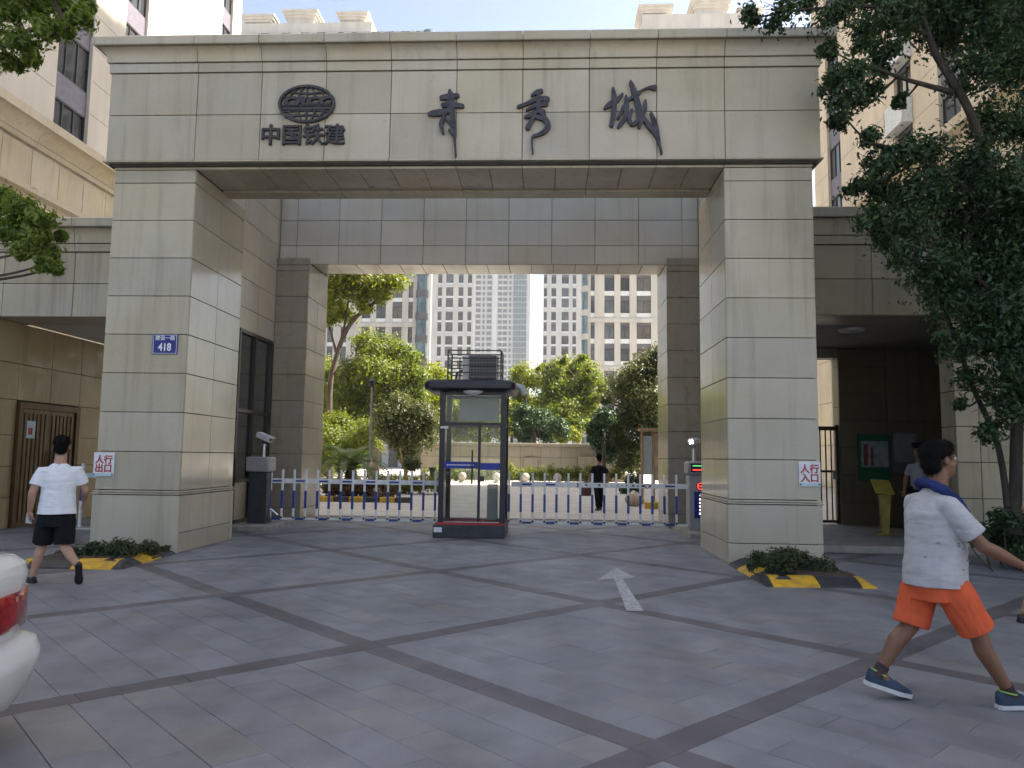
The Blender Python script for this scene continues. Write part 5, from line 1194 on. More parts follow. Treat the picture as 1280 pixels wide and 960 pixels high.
# wooden notice frame at the right
Y = 27; x0, x1 = at(801, 600, Y).x, at(829, 600, Y).x; t = empty('glazed_notice_board', ((x0+x1)/2, Y, 0), 'wooden framed glazed notice board left of the inner right pier', 'notice board')
for x in (x0, x0+.40, x1-.08): m = MB(); m.box(x, x+.09, Y-.05, Y+.05, 0, 2.45, .008); m.build('post', M['wood'], t)
m = MB(); m.box(x0-.08, x1+.1, Y-.2, Y+.2, 2.46, 2.56, .02); m.build('roof_board', M['wood'], t)
m = MB(); m.box(x0+.095, x0+.395, Y-.02, Y+.02, .95, 2.3); m.build('poster_panel', M['screen'], t)
m = MB(); m.box(x0+.495, x1-.085, Y-.02, Y+.02, .75, 2.4); m.build('side_panel', M['sandstone'], t)
# painted kerb stones
M['kerb_y'] = pm('kerb_yellow', (.58, .36, .04), .7, .2, 5); M['kerb_k'] = pm('kerb_black', (.06, .055, .05), .7, .2, 5)
xk = at(398, 628, 24.5).x
for i in range(6):
    m = MB(); m.box(xk+i*.5, xk+i*.5+.485, 24.4, 24.6, -.01, .17, .02); m.build('painted_kerb', M['kerb_y' if i % 2 == 0 else 'kerb_k'], label='yellow painted kerb stone edging the russet hedge' if i % 2 == 0 else 'black painted kerb stone edging the russet hedge', cat='kerb', group='yellow kerb stones' if i % 2 == 0 else 'black kerb stones')
xk = at(806, 632, 23.5).x
m = MB(); m.box(xk, xk+.55, 23.4, 23.62, -.01, .2, .02); m.build('painted_kerb', M['kerb_y'], label='single yellow painted kerb stone below the wooden notice board', cat='kerb')
def rock(lab, x, y, s):
    m = MB(); m.sphere((x, y, s*.55), s, s*.8, s*.7, 12, 9)
    m.v = [tuple(Vector(p)+(Vector(p)-Vector((x, y, s*.5)))*(.35*noise.noise(Vector(p)*(1.3/s)))) for p in m.v]; m.build('boulder', M['sandstone'], label=lab, cat='stone', smooth=50)
rock('tan boulder beside the single yellow kerb stone', at(793, 628, 24.5).x, 24.6, .30); rock('tan boulder at the right end of the russet hedge', at(474, 624, 25).x, 25.3, .36)
# ---------------------------------------------------------------- people
def capsule(m, p0, r0, p1, r1, n=14):
    p0, p1 = V3(p0), V3(p1); d = (p1-p0); L_ = d.length
    if L_ < 1e-6: m.sphere(p0, r0); return
    d /= L_; pts = []; rad = []
    for k in range(4): a = pi/2*(k/4); pts.append(p0-d*r0*cos(a)); rad.append(max(.0008, r0*sin(a)))
    pts += [p0, p1]; rad += [r0, r1]
    for k in range(1, 5): a = pi/2*(k/4); pts.append(p1+d*r1*sin(a)); rad.append(max(.0008, r1*cos(a)))
    # straight axis: build rings directly so zero-length steps never matter
    b = len(m.v); a_ = Vector((0, 0, 1)) if abs(d.z) < .9 else Vector((1, 0, 0)); u = d.cross(a_).normalized(); w = d.cross(u)
    for p, r in zip(pts, rad):
        for k in range(n): t = 2*pi*k/n; m.v.append(tuple(p+(u*cos(t)+w*sin(t))*r))
    N_ = len(pts); fs = [(b+i*n+k, b+i*n+(k+1) % n, b+(i+1)*n+(k+1) % n, b+(i+1)*n+k) for i in range(N_-1) for k in range(n)]
    fs += [tuple(b+k for k in reversed(range(n))), tuple(b+(N_-1)*n+k for k in range(n))]; m.f += fs; m.m += [0]*len(fs)
def ellrings(m, rings, n=20):
    """rings: (centre, vector a, vector b) ellipses joined into a closed skin"""
    loft(m, [[V3(c)+a*cos(2*pi*k/n)+b*sin(2*pi*k/n) for k in range(n)] for c, a, b in rings])
def ellips(m, c, ax, ay, az, n=16, k=10):
    c = V3(c); rings = []
    for i in range(1, k): t = pi*i/k; rings.append((c+az*cos(t), ax*sin(t), ay*sin(t)))
    ellrings(m, rings, n)
def skinned(m, name, mat, parent, voxel=.007, smooth=4, wrinkle=0., wscale=(9, 9, 5), fac=.5, cut=None, **kw):
    """union of the collected volumes as ONE continuous surface (voxel remesh + smoothing)"""
    me = bpy.data.meshes.new(name); me.from_pydata([tuple(v) for v in m.v], [], m.f)
    bm = bmesh.new(); bm.from_mesh(me); bmesh.ops.recalc_face_normals(bm, faces=bm.faces); bm.to_mesh(me); bm.free()
    ob = bpy.data.objects.new('tmp', me); col.objects.link(ob)
    r = ob.modifiers.new('r', 'REMESH'); r.mode = 'VOXEL'; r.voxel_size = voxel; r.use_smooth_shade = True
    s = ob.modifiers.new('s', 'SMOOTH'); s.factor = fac; s.iterations = smooth
    dg = bpy.context.evaluated_depsgraph_get(); out = bpy.data.meshes.new_from_object(ob.evaluated_get(dg)); bpy.data.objects.remove(ob)
    if wrinkle:
        nv = [(v.co.copy(), v.normal.copy()) for v in out.vertices]
        for v, (c, nn) in zip(out.vertices, nv):
            q = Vector((c.x*wscale[0], c.y*wscale[1], c.z*wscale[2])); w = noise.noise(q)+.5*noise.noise(q*2.3+Vector((5, 1, 2)))
            v.co = c+nn*wrinkle*(w-.25*abs(w))
    if cut:
        bm = bmesh.new(); bm.from_mesh(out)
        for co, no in cut: bmesh.ops.bisect_plane(bm, geom=bm.verts[:]+bm.edges[:]+bm.faces[:], plane_co=co, plane_no=no, clear_outer=True)
        bm.to_mesh(out); bm.free()
    out.name = name; out.materials.clear(); out.materials.append(mat); out.polygons.foreach_set('use_smooth', [True]*len(out.polygons)); out.update()
    o = bpy.data.objects.new(name, out); col.objects.link(o); setpar(o, parent); return tag(o, **kw)
def skin_mat(name, c):
    m, nt, p, N, L = nmat(name); nz = N.new('ShaderNodeTexNoise'); nz.inputs['Scale'].default_value = 14; geo = N.new('ShaderNodeNewGeometry'); L.new(geo.outputs['Position'], nz.inputs['Vector'])
    mx = N.new('ShaderNodeMix'); mx.data_type = 'RGBA'; mx.inputs[6].default_value = (*c, 1); mx.inputs[7].default_value = (c[0]*.8, c[1]*.7, c[2]*.66, 1); L.new(nz.outputs[0], mx.inputs[0]); L.new(mx.outputs[2], p.inputs['Base Color'])
    p.inputs['Roughness'].default_value = .5; p.inputs['Subsurface Weight'].default_value = .08; p.inputs['Subsurface Radius'].default_value = (.01, .004, .002); return m
M['skin'] = skin_mat('skin_light', (.46, .28, .20)); M['skin_tan'] = skin_mat('skin_tan', (.205, .10, .062)); M['skin_d'] = skin_mat('skin_medium', (.35, .19, .12))  # third tone is a medium skin colour for the simple figures
M['hair'] = pm('hair_black', (.008, .0075, .008), .75, .3, 60, bump=.5, bscale=180, spec=.15)
def cloth(name, c, var=.1, bump=.25): return pm(name, c, .9, var, 12, bump=bump, bscale=350, spec=.2)
M['tee_white'] = cloth('tee_white', (.74, .76, .82), .04); M['tee_grey'] = cloth('tee_grey_white', (.44, .44, .47), .06); M['black_cloth'] = cloth('black_cloth', (.012, .012, .016), .2)
M['orange_cloth'] = cloth('orange_cloth', (.66, .115, .05), .06); M['navy_cloth'] = cloth('navy_towel', (.025, .04, .15), .2, .8); M['shirt_pale'] = cloth('shirt_pale', (.42, .44, .50), .08)
M['sole'] = pm('sole_white', (.55, .56, .58), .6, .1, 12); M['shoe_blue'] = cloth('shoe_blue', (.05, .075, .12), .2, .5); M['lime'] = cloth('lime_trim', (.35, .55, .12), .1); M['shoe_black'] = pm('shoe_black', (.015, .015, .018), .5, .2, 12)
M['sock'] = cloth('sock_grey', (.07, .05, .055), .2); M['eye'] = pm('eye_dark', (.03, .02, .018), .2); M['eye_w'] = pm('eye_white', (.6, .58, .55), .3)
UP = Vector((0, 0, 1))
def head(m, c, F, s=1.):
    """skull, jaw, nose, brow, lips, ears around centre c facing F (may tilt)"""
    F = F.normalized(); Rr = F.cross(UP).normalized(); U = Rr.cross(F); c = V3(c)
    ellips(m, c+U*.025*s-F*.012*s, Rr*.076*s, F*.096*s, U*.094*s)
    ellips(m, c-U*.045*s+F*.022*s, Rr*.060*s, F*.066*s, U*.075*s)
    ellips(m, c-U*.088*s+F*.055*s, Rr*.034*s, F*.030*s, U*.026*s)
    ellips(m, c-U*.03*s+F*.030*s, Rr*.066*s, F*.058*s, U*.055*s)
    ellips(m, c+U*.028*s+F*.072*s, Rr*.052*s, F*.018*s, U*.013*s)
    capsule(m, c+U*.012*s+F*.084*s, .010*s, c-U*.025*s+F*.102*s, .014*s); 
    for sg in (-1, 1): ellips(m, c-U*.030*s+F*.090*s+Rr*.012*s*sg, Rr*.010*s, F*.012*s, U*.008*s)
    ellips(m, c-U*.058*s+F*.080*s, Rr*.024*s, F*.012*s, U*.008*s); ellips(m, c-U*.069*s+F*.078*s, Rr*.021*s, F*.012*s, U*.008*s)
    for sg in (-1, 1):
        ellips(m, c-U*.004*s-F*.008*s+Rr*.079*s*sg, Rr*.011*s, F*.019*s, U*.032*s); ellips(m, c-U*.012*s+F*.060*s+Rr*.035*s*sg, Rr*.020*s, F*.018*s, U*.016*s)
    return Rr, U
def eyes(c, F, t, s=1.):
    F = F.normalized(); Rr = F.cross(UP).normalized(); U = Rr.cross(F); c = V3(c)
    for sg in (-1, 1):
        m = MB(); q = c+U*.008*s+F*.077*s+Rr*.031*s*sg; m.sphere(q, .0115*s, n=10, m=8); e = m.build('eye', M['eye_w'], t, smooth='all')
        m = MB(); m.sphere(q+F*.0075*s, .0062*s, n=8, m=6); m.build('iris', M['eye'], e, smooth='all')
        m = MB(); capsule(m, q+U*.024*s+F*.008*s-Rr*.016*s*sg, .0045*s, q+U*.026*s+F*.002*s+Rr*.018*s*sg, .0035*s, 8); m.build('eyebrow', M['hair'], t, smooth='all')
def hair(c, F, t, s=1., front=.30, low=-.2, mat=None):
    """short hair as a shell over crown, back and sides"""
    F = F.normalized(); Rr = F.cross(UP).normalized(); U = Rr.cross(F); c = V3(c); m = MB()
    ellips(m, c+U*.050*s-F*.024*s, Rr*.083*s, F*.096*s, U*.084*s); ellips(m, c-U*.01*s-F*.062*s, Rr*.070*s, F*.050*s, U*.080*s)
    ellips(m, c+U*.082*s+F*.020*s, Rr*.066*s, F*.066*s, U*.040*s)
    for sg in (-1, 1): ellips(m, c+U*.05*s-F*.012*s+Rr*.062*s*sg, Rr*.020*s, F*.050*s, U*.032*s)
    o = skinned(m, 'hair', mat or M['hair'], t, .0055, 3, .005, (70, 70, 40)); me = o.data; m = MB(); nv = len(me.vertices)
    for k in range(5200):      # short strands that break up the outline
        v = me.vertices[RND.randrange(nv)]; p = v.co; nn = v.normal; d = (nn*.6-U*.4-F*.2+Vector((RND.gauss(0, .3), RND.gauss(0, .3), RND.gauss(0, .3)))).normalized(); sd = d.cross(nn).normalized()*.0011
        b = len(m.v); q = p+d*RND.uniform(.010, .032)*s; m.v += [tuple(p-sd), tuple(p+sd), tuple(q)]; m.f.append((b, b+1, b+2)); m.m.append(0)
    m.build('hair_strands', mat or M['hair'], o, fix=False, kind='stuff'); return o
def hand(m, w, d, palmn, s=1., curl=.5, thumb_side=1):
    """palm + five fingers from wrist w along d; palm normal palmn; fingers curl towards palmn"""
    d = d.normalized(); pn = (palmn-d*palmn.dot(d)).normalized(); sd = d.cross(pn); w = V3(w)
    ellips(m, w+d*.045*s, sd*.040*s, d*.055*s, pn*.016*s); ellips(m, w+d*.072*s, sd*.041*s, d*.028*s, pn*.014*s)
    for i, (o, l) in enumerate(((-.030, .068), (-.0105, .078), (.0105, .074), (.030, .058))):
        p = w+d*.088*s+sd*o*s; dd = d.copy(); r = .0088*s
        for k, f in enumerate((.45, .32, .25)):
            dd = (dd+pn*curl*(.35+.25*k)).normalized(); q = p+dd*l*f*s; capsule(m, p, r, q, r*.9, 8); p = q; r *= .9
    p = w+d*.022*s+sd*thumb_side*.034*s; dd = (d*.75+sd*thumb_side*.65+pn*.25).normalized(); r = .0105*s
    for l in (.034, .030, .024): q = p+dd*l*s; capsule(m, p, r, q, r*.92, 8); p = q; r *= .92; dd = (dd+d*.35+pn*curl*.3).normalized()
def shoe(t, heel, toe, up, matu, mats, s=1., low=False, trim=None):
    """heel/toe = sole points; up = direction away from the sole"""
    heel, toe = V3(heel), V3(toe); d = (toe-heel); L_ = d.length; d /= L_; u = (up-d*up.dot(d)).normalized(); sd = d.cross(u); m = MB()
    prof = [(.0, .030, .0), (.06, .036, .0), (.3, .038, .0), (.55, .040, 0), (.75, .048, .0), (.9, .042, .0), (1.0, .018, .0)]
    h = .05 if low else .075
    rings = []
    for f, w, _ in ((-.02, .018, 0), (.05, .036, 0), (.25, .036, 0), (.5, .038, 0), (.72, .045, 0), (.9, .038, 0), (1.02, .012, 0)):
        hh = h*(1.1-.25*f) if f < .45 else h*(1-.62*max(0, (f-.45)/.57)**.8)
        c = heel+d*L_*f; rings.append([c+u*.022*s-sd*w*s, c+u*.022*s+sd*w*s, c+u*(.022+hh*.55)*s+sd*w*.95*s, c+u*(.022+hh)*s+sd*w*.5*s, c+u*(.022+hh)*s-sd*w*.5*s, c+u*(.022+hh*.55)*s-sd*w*.95*s])
    loft(m, rings); up_ = skinned(m, 'shoe', matu, t, .005, 6)
    m = MB(); rings = []
    for f, w in ((-.035, .020), (.03, .038), (.28, .037), (.5, .036), (.72, .048), (.9, .042), (1.0, .028), (1.04, .010)):
        c = heel+d*L_*f+u*(.006 if f < .9 else .010)*s; rings.append([c-sd*w*s-u*.006*s, c+sd*w*s-u*.006*s, c+sd*w*1.02*s+u*.020*s, c-sd*w*1.02*s+u*.020*s])
    loft(m, rings); m.build('sole', mats, up_, smooth=35)
    if trim:
        m = MB(); c = heel+d*L_*.24+u*(.022+h*.98)*s
        m.tube([c+d*.052*s*cos(a)+sd*.036*s*sin(a)+u*.012*s*cos(a)*-1 for a in [2*pi*k/16 for k in range(17)]], .005*s, 6); m.build('collar_trim', trim, up_)
        m = MB()
        for k in range(4): q = heel+d*L_*(.46+.07*k)+u*(.020+h*(1.0-.17*k))*s; m.tube([q-sd*.022*s, q+u*.010*s, q+sd*.022*s], .0035*s, 5)
        m.build('laces', mats, up_)
def sh(F):  # right vector of a facing direction
    return F.cross(UP).normalized()
# ---- man in orange shorts walking to the right
F = Vector((1, .06, 0)).normalized(); Rv = sh(F); B = Vector((2.48, 5.06, 0))
def L_(f, r, z): return B+F*f+Rv*r+UP*z
mp_ = empty('person', (2.48, 5.06, 0), 'man in grey white tee, orange shorts and navy neck towel striding right', 'person')
hc = L_(.055, 0, 1.515); HF = Vector((.985, .14, .08))
m = MB(); head(m, hc, HF, 1.0)
capsule(m, L_(.02, 0, 1.30), .062, L_(.045, 0, 1.44), .058)
ellrings(m, [(L_(-.02, 0, .78), F*.10, Rv*.15), (L_(-.01, 0, 1.0), F*.12, Rv*.15), (L_(-.03, 0, 1.15), F*.10, Rv*.16), (L_(-.02, 0, 1.28), F*.07, Rv*.12)])
sR, sL = L_(-.01, .175, 1.235), L_(-.03, -.175, 1.235)
eR, wR = L_(.165, .235, .995), L_(.405, .20, .885)
eL, wL = L_(.02, -.225, .99), L_(.10, -.20, .76)
for a, b, c in ((sR, eR, wR), (sL, eL, wL)): capsule(m, a-UP*.008, .042, b, .040); capsule(m, b, .042, b.lerp(c, .35), .043); capsule(m, b.lerp(c, .35), .043, c, .027)
hand(m, wR, (wR-eR)*.6+F*.12+UP*-.02, Vector((0, .6, -.6)), 1.0, .35, -1); hand(m, wL, wL-eL, F*1.0, 1.0, .5, 1)
hipL, hipR = L_(-.03, -.09, .80), L_(.0, .09, .80)
kB, aB = L_(-.135, -.085, .455), L_(-.335, -.09, .175)          # rear (left) leg
kF, aF = L_(.19, .09, .465), L_(.365, .10, .10)                 # front (right) leg
for h, k, a in ((hipL, kB, aB), (hipR, kF, aF)):
    capsule(m, h, .088, k, .055); calf = k.lerp(a, .32)+F*-.022; capsule(m, k, .053, calf, .056); capsule(m, calf, .056, a, .033)
tB = Vector((aB.x+.125, aB.y, .03)); capsule(m, aB, .034, aB+F*.03-UP*.06, .034); capsule(m, aF, .034, aF+F*.04-UP*.04, .034)
body = skinned(m, 'body', M['skin_tan'], mp_, .0055, 5)
eyes(hc, HF, mp_); hair(hc, HF, mp_, 1.03)
m = MB()
ellrings(m, [(L_(-.01, 0, .73), F*.182, Rv*.205), (L_(-.01, 0, .82), F*.180, Rv*.202), (L_(.005, 0, .98), F*.174, Rv*.192), (L_(-.015, 0, 1.08), F*.150, Rv*.190), (L_(-.03, 0, 1.18), F*.128, Rv*.188), (L_(-.015, 0, 1.26), F*.098, Rv*.165), (L_(.005, 0, 1.30), F*.08, Rv*.12), (L_(.015, 0, 1.34), F*.064, Rv*.075)], 26)
for a, b in ((sR, eR), (sL, eL)): m.tube([a.lerp(L_(-.02, 0, 1.27), .45), a.lerp(L_(-.02, 0, 1.27), .02)+UP*.004, a.lerp(b, .35), a.lerp(b, .74)], [.058, .066, .071, .077], 16)
tee = skinned(m, 'tee_shirt', M['tee_grey'], mp_, .006, 3, .0042, (8, 8, 26), cut=[(L_(0, 0, 1.335), UP)])
m = MB()          # scattered print on the tee front
for k in range(20):
    z = RND.uniform(.78, 1.02); a = RND.uniform(-.9, 1.3); c = L_(.0, 0, z); r = .174 if z > .9 else .180; q = c+F*r*sin(a)*1.0+Rv*.19*cos(a)
    n_ = (F*sin(a)+Rv*cos(a)).normalized(); m.obox(q+n_*.004, n_, n_.cross(UP), UP, .004, RND.uniform(.004, .011), RND.uniform(.003, .006))
m.build('tee_print', cloth('print_grey', (.25, .25, .28)), tee)
m = MB()
for h, k in ((hipL, kB), (hipR, kF)): m.tube([h+UP*.03, h.lerp(k, .35), h.lerp(k, .98)], [.085, .112, .108], 18)
ellrings(m, [(L_(-.03, 0, .64), F*.135, Rv*.17), (L_(-.02, 0, .74), F*.140, Rv*.175), (L_(-.02, 0, .80), F*.130, Rv*.165)], 22)
skinned(m, 'shorts', M['orange_cloth'], mp_, .006, 3, .0055, (22, 22, 8))
m = MB()          # towel round the neck
for sg in (1, -1):
    pts = [L_(-.065, 0, 1.375), L_(-.055, .065*sg, 1.365), L_(.00, .112*sg, 1.33), L_(.085, .115*sg, 1.26), L_(.135, .115*sg, 1.19), L_(.165, .11*sg, 1.11), L_(.182, .105*sg, 1.04)]
    for a, b, r0, r1 in zip(pts, pts[1:], (.030, .032, .034, .032, .028, .026), (.032, .034, .032, .028, .026, .022)): capsule(m, a, r0, b, r1, 10)
skinned(m, 'towel', M['navy_cloth'], mp_, .006, 3, .006, (30, 30, 22))
sn = Vector((0, 0, 1))
shoe(mp_, (aB.x-.095, aB.y, .085), (aB.x+.175, aB.y, .004), (F*.3+UP), M['shoe_blue'], M['sole'], 1.0, trim=M['lime'])
shoe(mp_, (aF.x-.075, aF.y-.01, .004), (aF.x+.205, aF.y, .012), UP, M['shoe_blue'], M['sole'], 1.0, trim=M['lime'])
for a, d in ((aB, (kB-aB)), (aF, (kF-aF))):
    m = MB(); d = d.normalized(); m.tube([a-d*.05, a, a+d*.035, a+d*.04], [.041, .040, .041, .036], 12); m.build('sock', M['sock'], mp_, smooth=40)
# ---- man in white tee walking away at the left
F = Vector((-.42, .91, 0)).normalized(); Rv = sh(F); B = Vector((-5.62, 8.62, 0))
mw = empty('person', (-5.62, 8.62, 0), 'man in white tee and black shorts seen from behind at the left', 'person')
hc = L_(.03, 0, 1.553); m = MB(); head(m, hc, F, 1.0)
capsule(m, L_(.0, 0, 1.33), .068, L_(.02, 0, 1.46), .060)
ellrings(m, [(L_(0, 0, .80), F*.10, Rv*.15), (L_(0, 0, 1.0), F*.10, Rv*.14), (L_(0, 0, 1.2), F*.10, Rv*.16), (L_(0, 0, 1.33), F*.06, Rv*.12)])
sR, sL = L_(0, .185, 1.275), L_(0, -.185, 1.265); eR, wR = L_(.05, .265, 1.045), L_(.22, .24, .92); eL, wL = L_(-.04, -.25, 1.03), L_(.04, -.275, .825)
for a, b, c in ((sR, eR, wR), (sL, eL, wL)): capsule(m, a-UP*.008, .042, b, .041); capsule(m, b, .042, b.lerp(c, .35), .041); capsule(m, b.lerp(c, .35), .041, c, .027)
hand(m, wR, wR-eR, Rv*-1, 1, .5, 1); hand(m, wL, (wL-eL), Rv*.8+F*.5, 1, .75, 1)
hipL, hipR = L_(0, -.09, .82), L_(0, .09, .82)
kL, aL_ = L_(.12, -.14, .43), L_(.10, -.215, .085); kR, aR_ = L_(-.03, .10, .42), L_(-.24, .29, .20)
for h, k, a in ((hipL, kL, aL_), (hipR, kR, aR_)):
    capsule(m, h, .088, k, .056); calf = k.lerp(a, .32)+F*-.02; capsule(m, k, .054, calf, .055); capsule(m, calf, .055, a, .033)
capsule(m, aL_, .034, aL_+F*.03-UP*.04, .034); capsule(m, aR_, .034, aR_-UP*.06+F*.03, .033)
skinned(m, 'body', M['skin'], mw, .0055, 5); hair(hc, F, mw, 1.0)
m = MB()
ellrings(m, [(L_(0, 0, .785), F*.155, Rv*.200), (L_(0, 0, .90), F*.140, Rv*.188), (L_(0, 0, 1.05), F*.118, Rv*.176), (L_(0, 0, 1.18), F*.118, Rv*.188), (L_(0, 0, 1.27), F*.095, Rv*.175), (L_(0, 0, 1.32), F*.075, Rv*.125), (L_(0, 0, 1.36), F*.062, Rv*.075)], 26)
for a, b in ((sR, eR), (sL, eL)): m.tube([a.lerp(L_(0, 0, 1.28), .45), a.lerp(L_(0, 0, 1.28), .02)+UP*.002, a.lerp(b, .3), a.lerp(b, .66)], [.054, .062, .065, .069], 16)
skinned(m, 'tee_shirt', M['tee_white'], mw, .006, 3, .0045, (8, 8, 24), cut=[(L_(0, 0, 1.365), UP)])
m = MB()
for h, k in ((hipL, kL), (hipR, kR)): m.tube([h+UP*.03, h.lerp(k, .35), h.lerp(k, .95)], [.085, .108, .106], 18)
ellrings(m, [(L_(0, 0, .64), F*.125, Rv*.17), (L_(0, 0, .76), F*.13, Rv*.175), (L_(0, 0, .83), F*.115, Rv*.16)], 22)
skinned(m, 'shorts', M['black_cloth'], mw, .0065, 4, .006, (14, 14, 7))
tdir = Vector((-.9, .43, 0)); shoe(mw, tuple(aL_-tdir*.05-UP*.083), tuple(aL_+tdir*.19-UP*.083), UP, M['shoe_black'], M['shoe_black'], .95, True)
shoe(mw, tuple(aR_-F*.06+UP*.03), tuple(aR_+F*.06-UP*.195), -F*1+UP*-.2 if False else (F*1.0+UP*.45), M['shoe_black'], M['shoe_black'], .95, True)
m = MB(); d = (wL-eL).normalized(); m.obox(wL+d*.10+F*.02, d, F, d.cross(F), .065, .006, .034); m.build('phone', M['sign_white'], None, label='white phone held in the left man\'s hand', cat='phone')
# ---- simple figures farther away
def figure(lab, B_, Fd, h, top, legs, skinm, pose='stand', hat=None, stride=.0, legm=None, vox=.009, bare_legs=False):
    global F, Rv, B
    F = Vector(Fd).normalized(); Rv = sh(F); B = Vector(B_); k = h/1.70; t = empty('person', B_, lab, 'person')
    G = lambda f, r, z: B+(F*f+Rv*r+UP*z)*k
    hc = G(.02, 0, 1.57); m = MB(); head(m, hc, F, k)
    capsule(m, G(0, 0, 1.32), .056*k, G(.015, 0, 1.48), .053*k)
    ellrings(m, [(G(0, 0, .85), F*.09*k, Rv*.13*k), (G(0, 0, 1.3), F*.07*k, Rv*.13*k)])
    sR, sL = G(0, .17, 1.28), G(0, -.17, 1.28); hands = pose
    for (s0, e, w) in ((sR, G(*hands[0]), G(*hands[1])), (sL, G(*hands[2]), G(*hands[3]))):
        capsule(m, s0-UP*.006, .040*k, e, .039*k); capsule(m, e, .040*k, w, .026*k); hand(m, w, (w-e), F*.5-UP*.1, k, .7, 1)
    hips = (G(0, .085, .86), G(0, -.085, .86)); kn = (G(stride*.5, .09, .47), G(-stride*.35, -.09, .47)); an = (G(stride, .09, .085), G(-stride, -.09, .10))
    for a, b, c in zip(hips, kn, an): capsule(m, a, .08*k, b, .052*k); capsule(m, b, .052*k, c, .034*k)
    skinned(m, 'body', skinm, t, vox, 4); hair(hc, F, t, k)
    m = MB(); ellrings(m, [(G(0, 0, .86), F*.125*k, Rv*.18*k), (G(0, 0, 1.05), F*.12*k, Rv*.165*k), (G(0, 0, 1.2), F*.12*k, Rv*.185*k), (G(0, 0, 1.29), F*.09*k, Rv*.17*k), (G(0, 0, 1.36), F*.06*k, Rv*.075*k)], 22)
    for s0, e in ((sR, G(*hands[0])), (sL, G(*hands[2]))): m.tube([s0.lerp(G(0, 0, 1.29), .45), s0.lerp(G(0, 0, 1.29), .02)+UP*.002, s0.lerp(e, .3), s0.lerp(e, .68)], [.052*k, .060*k, .062*k, .064*k], 14)
    skinned(m, 'shirt', top, t, vox, 3, .008, (9, 9, 9))
    m = MB(); e_ = .95 if not bare_legs else .0
    for a, b, c in zip(hips, kn, an):
        capsule(m, a, .112*k, b, .075*k)
        if not bare_legs: capsule(m, b, .075*k, b.lerp(c, .95), .062*k)
    skinned(m, 'shorts' if bare_legs else 'trousers', legs, t, vox, 3, .008, (9, 9, 6))
    for i, a in enumerate(an): shoe(t, (a.x-F.x*.06*k, a.y-F.y*.06*k, .003+B.z), (a.x+F.x*.19*k, a.y+F.y*.19*k, .003+B.z), UP, M['shoe_black'], M['shoe_black'], k, True)
    if hat:
        m = MB(); c = hc+UP*.085*k; m.lathe(tuple(c), [(.095*k, -.01), (.10*k, .03*k), (.125*k, .06*k), (.12*k, .075*k), (.03*k, .085*k)], 18); cp = m.build('cap', hat, t, smooth=40)
        m = MB(); q = [(c+F*(.085+.06*sin(a))*k+Rv*.085*k*cos(a)-UP*.012*sin(a)*k) for a in [pi*j/10 for j in range(11)]]
        m.prism([(i, 0) for i in range(11)], lambda i, z: tuple(q[int(i)]), lambda i, z: tuple(q[int(i)]-UP*.008)); m.build('peak', hat, cp)
    return t, G
t, G = figure('pedestrian in black with a handbag walking off beyond the right barrier arm', (1.52, 22.4, 0), (-.25, .97, 0), 1.62, M['black_cloth'], M['black_cloth'], M['skin_d'], ((-.06, .30, 1.06), (.10, .30, .86), (.02, -.27, 1.04), (.10, -.32, .84)), stride=.14)
M['bag'] = pm('bag_brown', (.10, .03, .025), .5, .3, 12); bc = G(.12, -.36, .58); m = MB(); m.box(bc.x-.2, bc.x+.14, bc.y-.07, bc.y+.07, bc.z-.15, bc.z+.10, .03); tb_ = empty('handbag', (bc.x, bc.y, bc.z-.15), 'dark red handbag carried by the pedestrian in black', 'bag')
m.build('bag_body', M['bag'], tb_); m = MB(); m.tube([(bc.x-.13, bc.y, bc.z+.09), (bc.x-.10, bc.y, bc.z+.20), (bc.x, bc.y, bc.z+.25), (bc.x+.06, bc.y, bc.z+.20), (bc.x+.08, bc.y, bc.z+.09)], .012, 6); m.build('strap', M['bag'], tb_)
figure('guard in peaked cap and pale shirt standing in the right passage', (7.07, 14.9, .12), (-.75, -.65, 0), 1.72, M['shirt_pale'], M['black_cloth'], M['skin_d'], ((.05, .24, 1.04), (.16, .22, .84), (.05, -.24, 1.04), (.16, -.22, .84)), hat=M['black_cloth'])
figure('person cut off at the right edge with a bare elbow swung back', (4.76, 7.55, 0), (1, .1, 0), 1.68, M['tee_white'], M['black_cloth'], M['skin_d'], ((-.36, .19, 1.10), (-.20, .23, .90), (.18, -.22, 1.03), (.36, -.2, .95)), stride=.22, bare_legs=True)
# ---------------------------------------------------------------- white car at the left edge
M['car_white'] = pm('car_paint', (.74, .76, .78), .25, .02, 3, coat=.8); M['tail_red'] = pm('tail_lens', (.30, .012, .015), .12, .3, 14, coat=.8); M['tyre'] = pm('tyre', (.018, .018, .018), .85); M['car_glass'] = pm('car_glass', (.02, .022, .025), .06, spec=.8)
f_ = Vector((-.97, -.24, 0)).normalized(); n_ = Vector((-f_.y, f_.x, 0)); n_ = n_ if n_.y > 0 else -n_; C0 = Vector((-2.535, 3.50, 0))
def CL(s, w, z): return C0+f_*s+n_*w+UP*z
car = empty('parked_car', tuple(CL(2.2, 0, 0)), 'white car with red tail lamp cut off at the left edge', 'car')
def cring(ins, z, r=.42, s0=0., s1=4.5, hw=.90, n=8):
    P = []
    for cx, cy, a0 in ((s1-ins-r, hw-ins*.55-r, 0), (s0+ins+r, hw-ins*.55-r, pi/2), (s0+ins+r, -hw+ins*.55+r, pi), (s1-ins-r, -hw+ins*.55+r, 3*pi/2)):
        for k in range(n+1): a = a0+pi/2*k/n; P.append(CL(cx+r*cos(a), cy+r*sin(a), z))
    return P
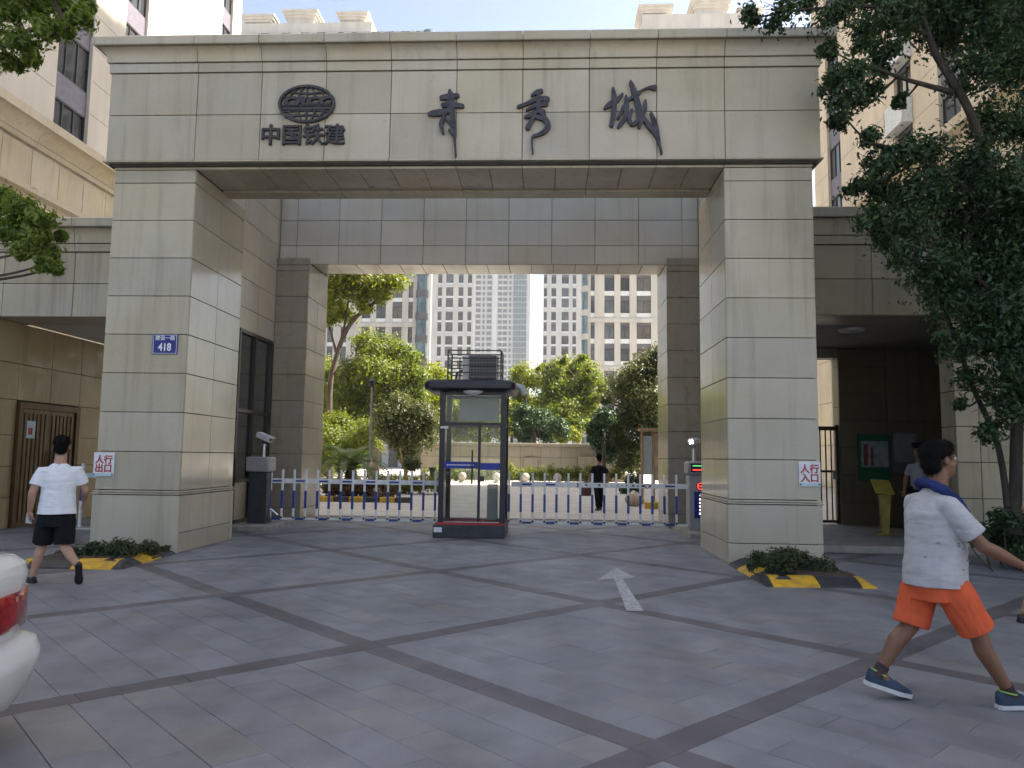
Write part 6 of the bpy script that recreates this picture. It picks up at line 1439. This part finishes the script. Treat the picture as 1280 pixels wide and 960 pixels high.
lv = [(.30, .10), (.17, .13), (.09, .20), (.035, .30), (.0, .42), (.0, .46), (.02, .51), (.07, .535), (.10, .55), (.10, .60), (.09, .70), (.08, .80), (.07, .86), (.085, .91), (.13, .945), (.24, .965), (.5, .98)]
m = MB(); loft(m, [cring(i, z) for i, z in lv]); m.build('body', M['car_white'], car, smooth=35)
m = MB(); loft(m, [cring(i, z, .3, .55, 3.3, .84-.0) for i, z in ((0, .96), (.06, 1.1), (.2, 1.3), (.34, 1.42), (.55, 1.46))]); cab = m.build('cabin', M['car_white'], car, smooth=35)
m = MB(); loft(m, [cring(i, z, .3, .54, 3.31, .85) for i, z in ((.025, 1.0), (.06, 1.1), (.2, 1.3), (.31, 1.395))], False); m.build('windows', M['car_glass'], cab, smooth=35)
for sg in (1, -1):
    R0 = [cring(.075, z) for z in (.60, .66, .72, .78)]; sel = list(range(9+0, 9+9)) if sg > 0 else list(range(18, 27))
    m = MB(); q = [[r[i] for i in sel] for r in R0]; b = 0
    ext = .16 if sg > 0 else .16
    rows = []
    for r in q:
        rows.append(r+[r[-1]-n_*sg*.30] if sg > 0 else [r[0]-n_*sg*.30]+r)
    for r in rows: m.v += [tuple(p) for p in r]
    k = len(rows[0])
    for i in range(len(rows)-1):
        for j in range(k-1): m.f.append((i*k+j, i*k+j+1, (i+1)*k+j+1, (i+1)*k+j)); m.m.append(0)
    lamp = m.build('tail_lamp', M['tail_red'], car, smooth='all', fix=False)
    so = lamp.modifiers.new('s', 'SOLIDIFY'); so.thickness = .02; so.offset = 0
    m = MB(); p = CL(.095, sg*.42, .63); m.obox(p, n_, f_, UP, .04, .022, .012); m.build('reverse_lens', M['sign_white'], lamp)
for s in (.85, 3.55):
    for sg in (1, -1):
        c = CL(s, sg*.78, .31); m = MB(); m.cyl(tuple(c-n_*.10), tuple(c+n_*.10), .31, n=24); w = m.build('wheel', M['tyre'], car, smooth=40)
        m = MB(); m.cyl(tuple(c+n_*sg*.09), tuple(c+n_*sg*.108), .20, n=20); m.build('rim', M['silver'], w, smooth=40)
for sg in (1, -1): m = MB(); m.obox(CL(4.42, sg*.62, .66), n_, f_, UP, .16, .05, .06); m.build('headlamp', M['car_glass'], car)
m = MB(); m.obox(CL(.085, -.1, .72), n_, f_, UP, .22, .012, .055); m.build('number_plate', M['sign_blue'], car)
# ---------------------------------------------------------------- summer haze
hm = bpy.data.materials.new('haze_air'); hm.use_nodes = True; hn = hm.node_tree.nodes; hn.remove(hn['Principled BSDF'])
hv = hn.new('ShaderNodeVolumePrincipled'); hv.inputs['Color'].default_value = (.88, .93, 1, 1); hv.inputs['Density'].default_value = .00042; hv.inputs['Anisotropy'].default_value = .3
hm.node_tree.links.new(hv.outputs[0], hn['Material Output'].inputs['Volume'])
hz = MB(); hz.box(-570, 570, -570, 570, -1.05, 156); hz.build('haze', hm, kind='stuff')
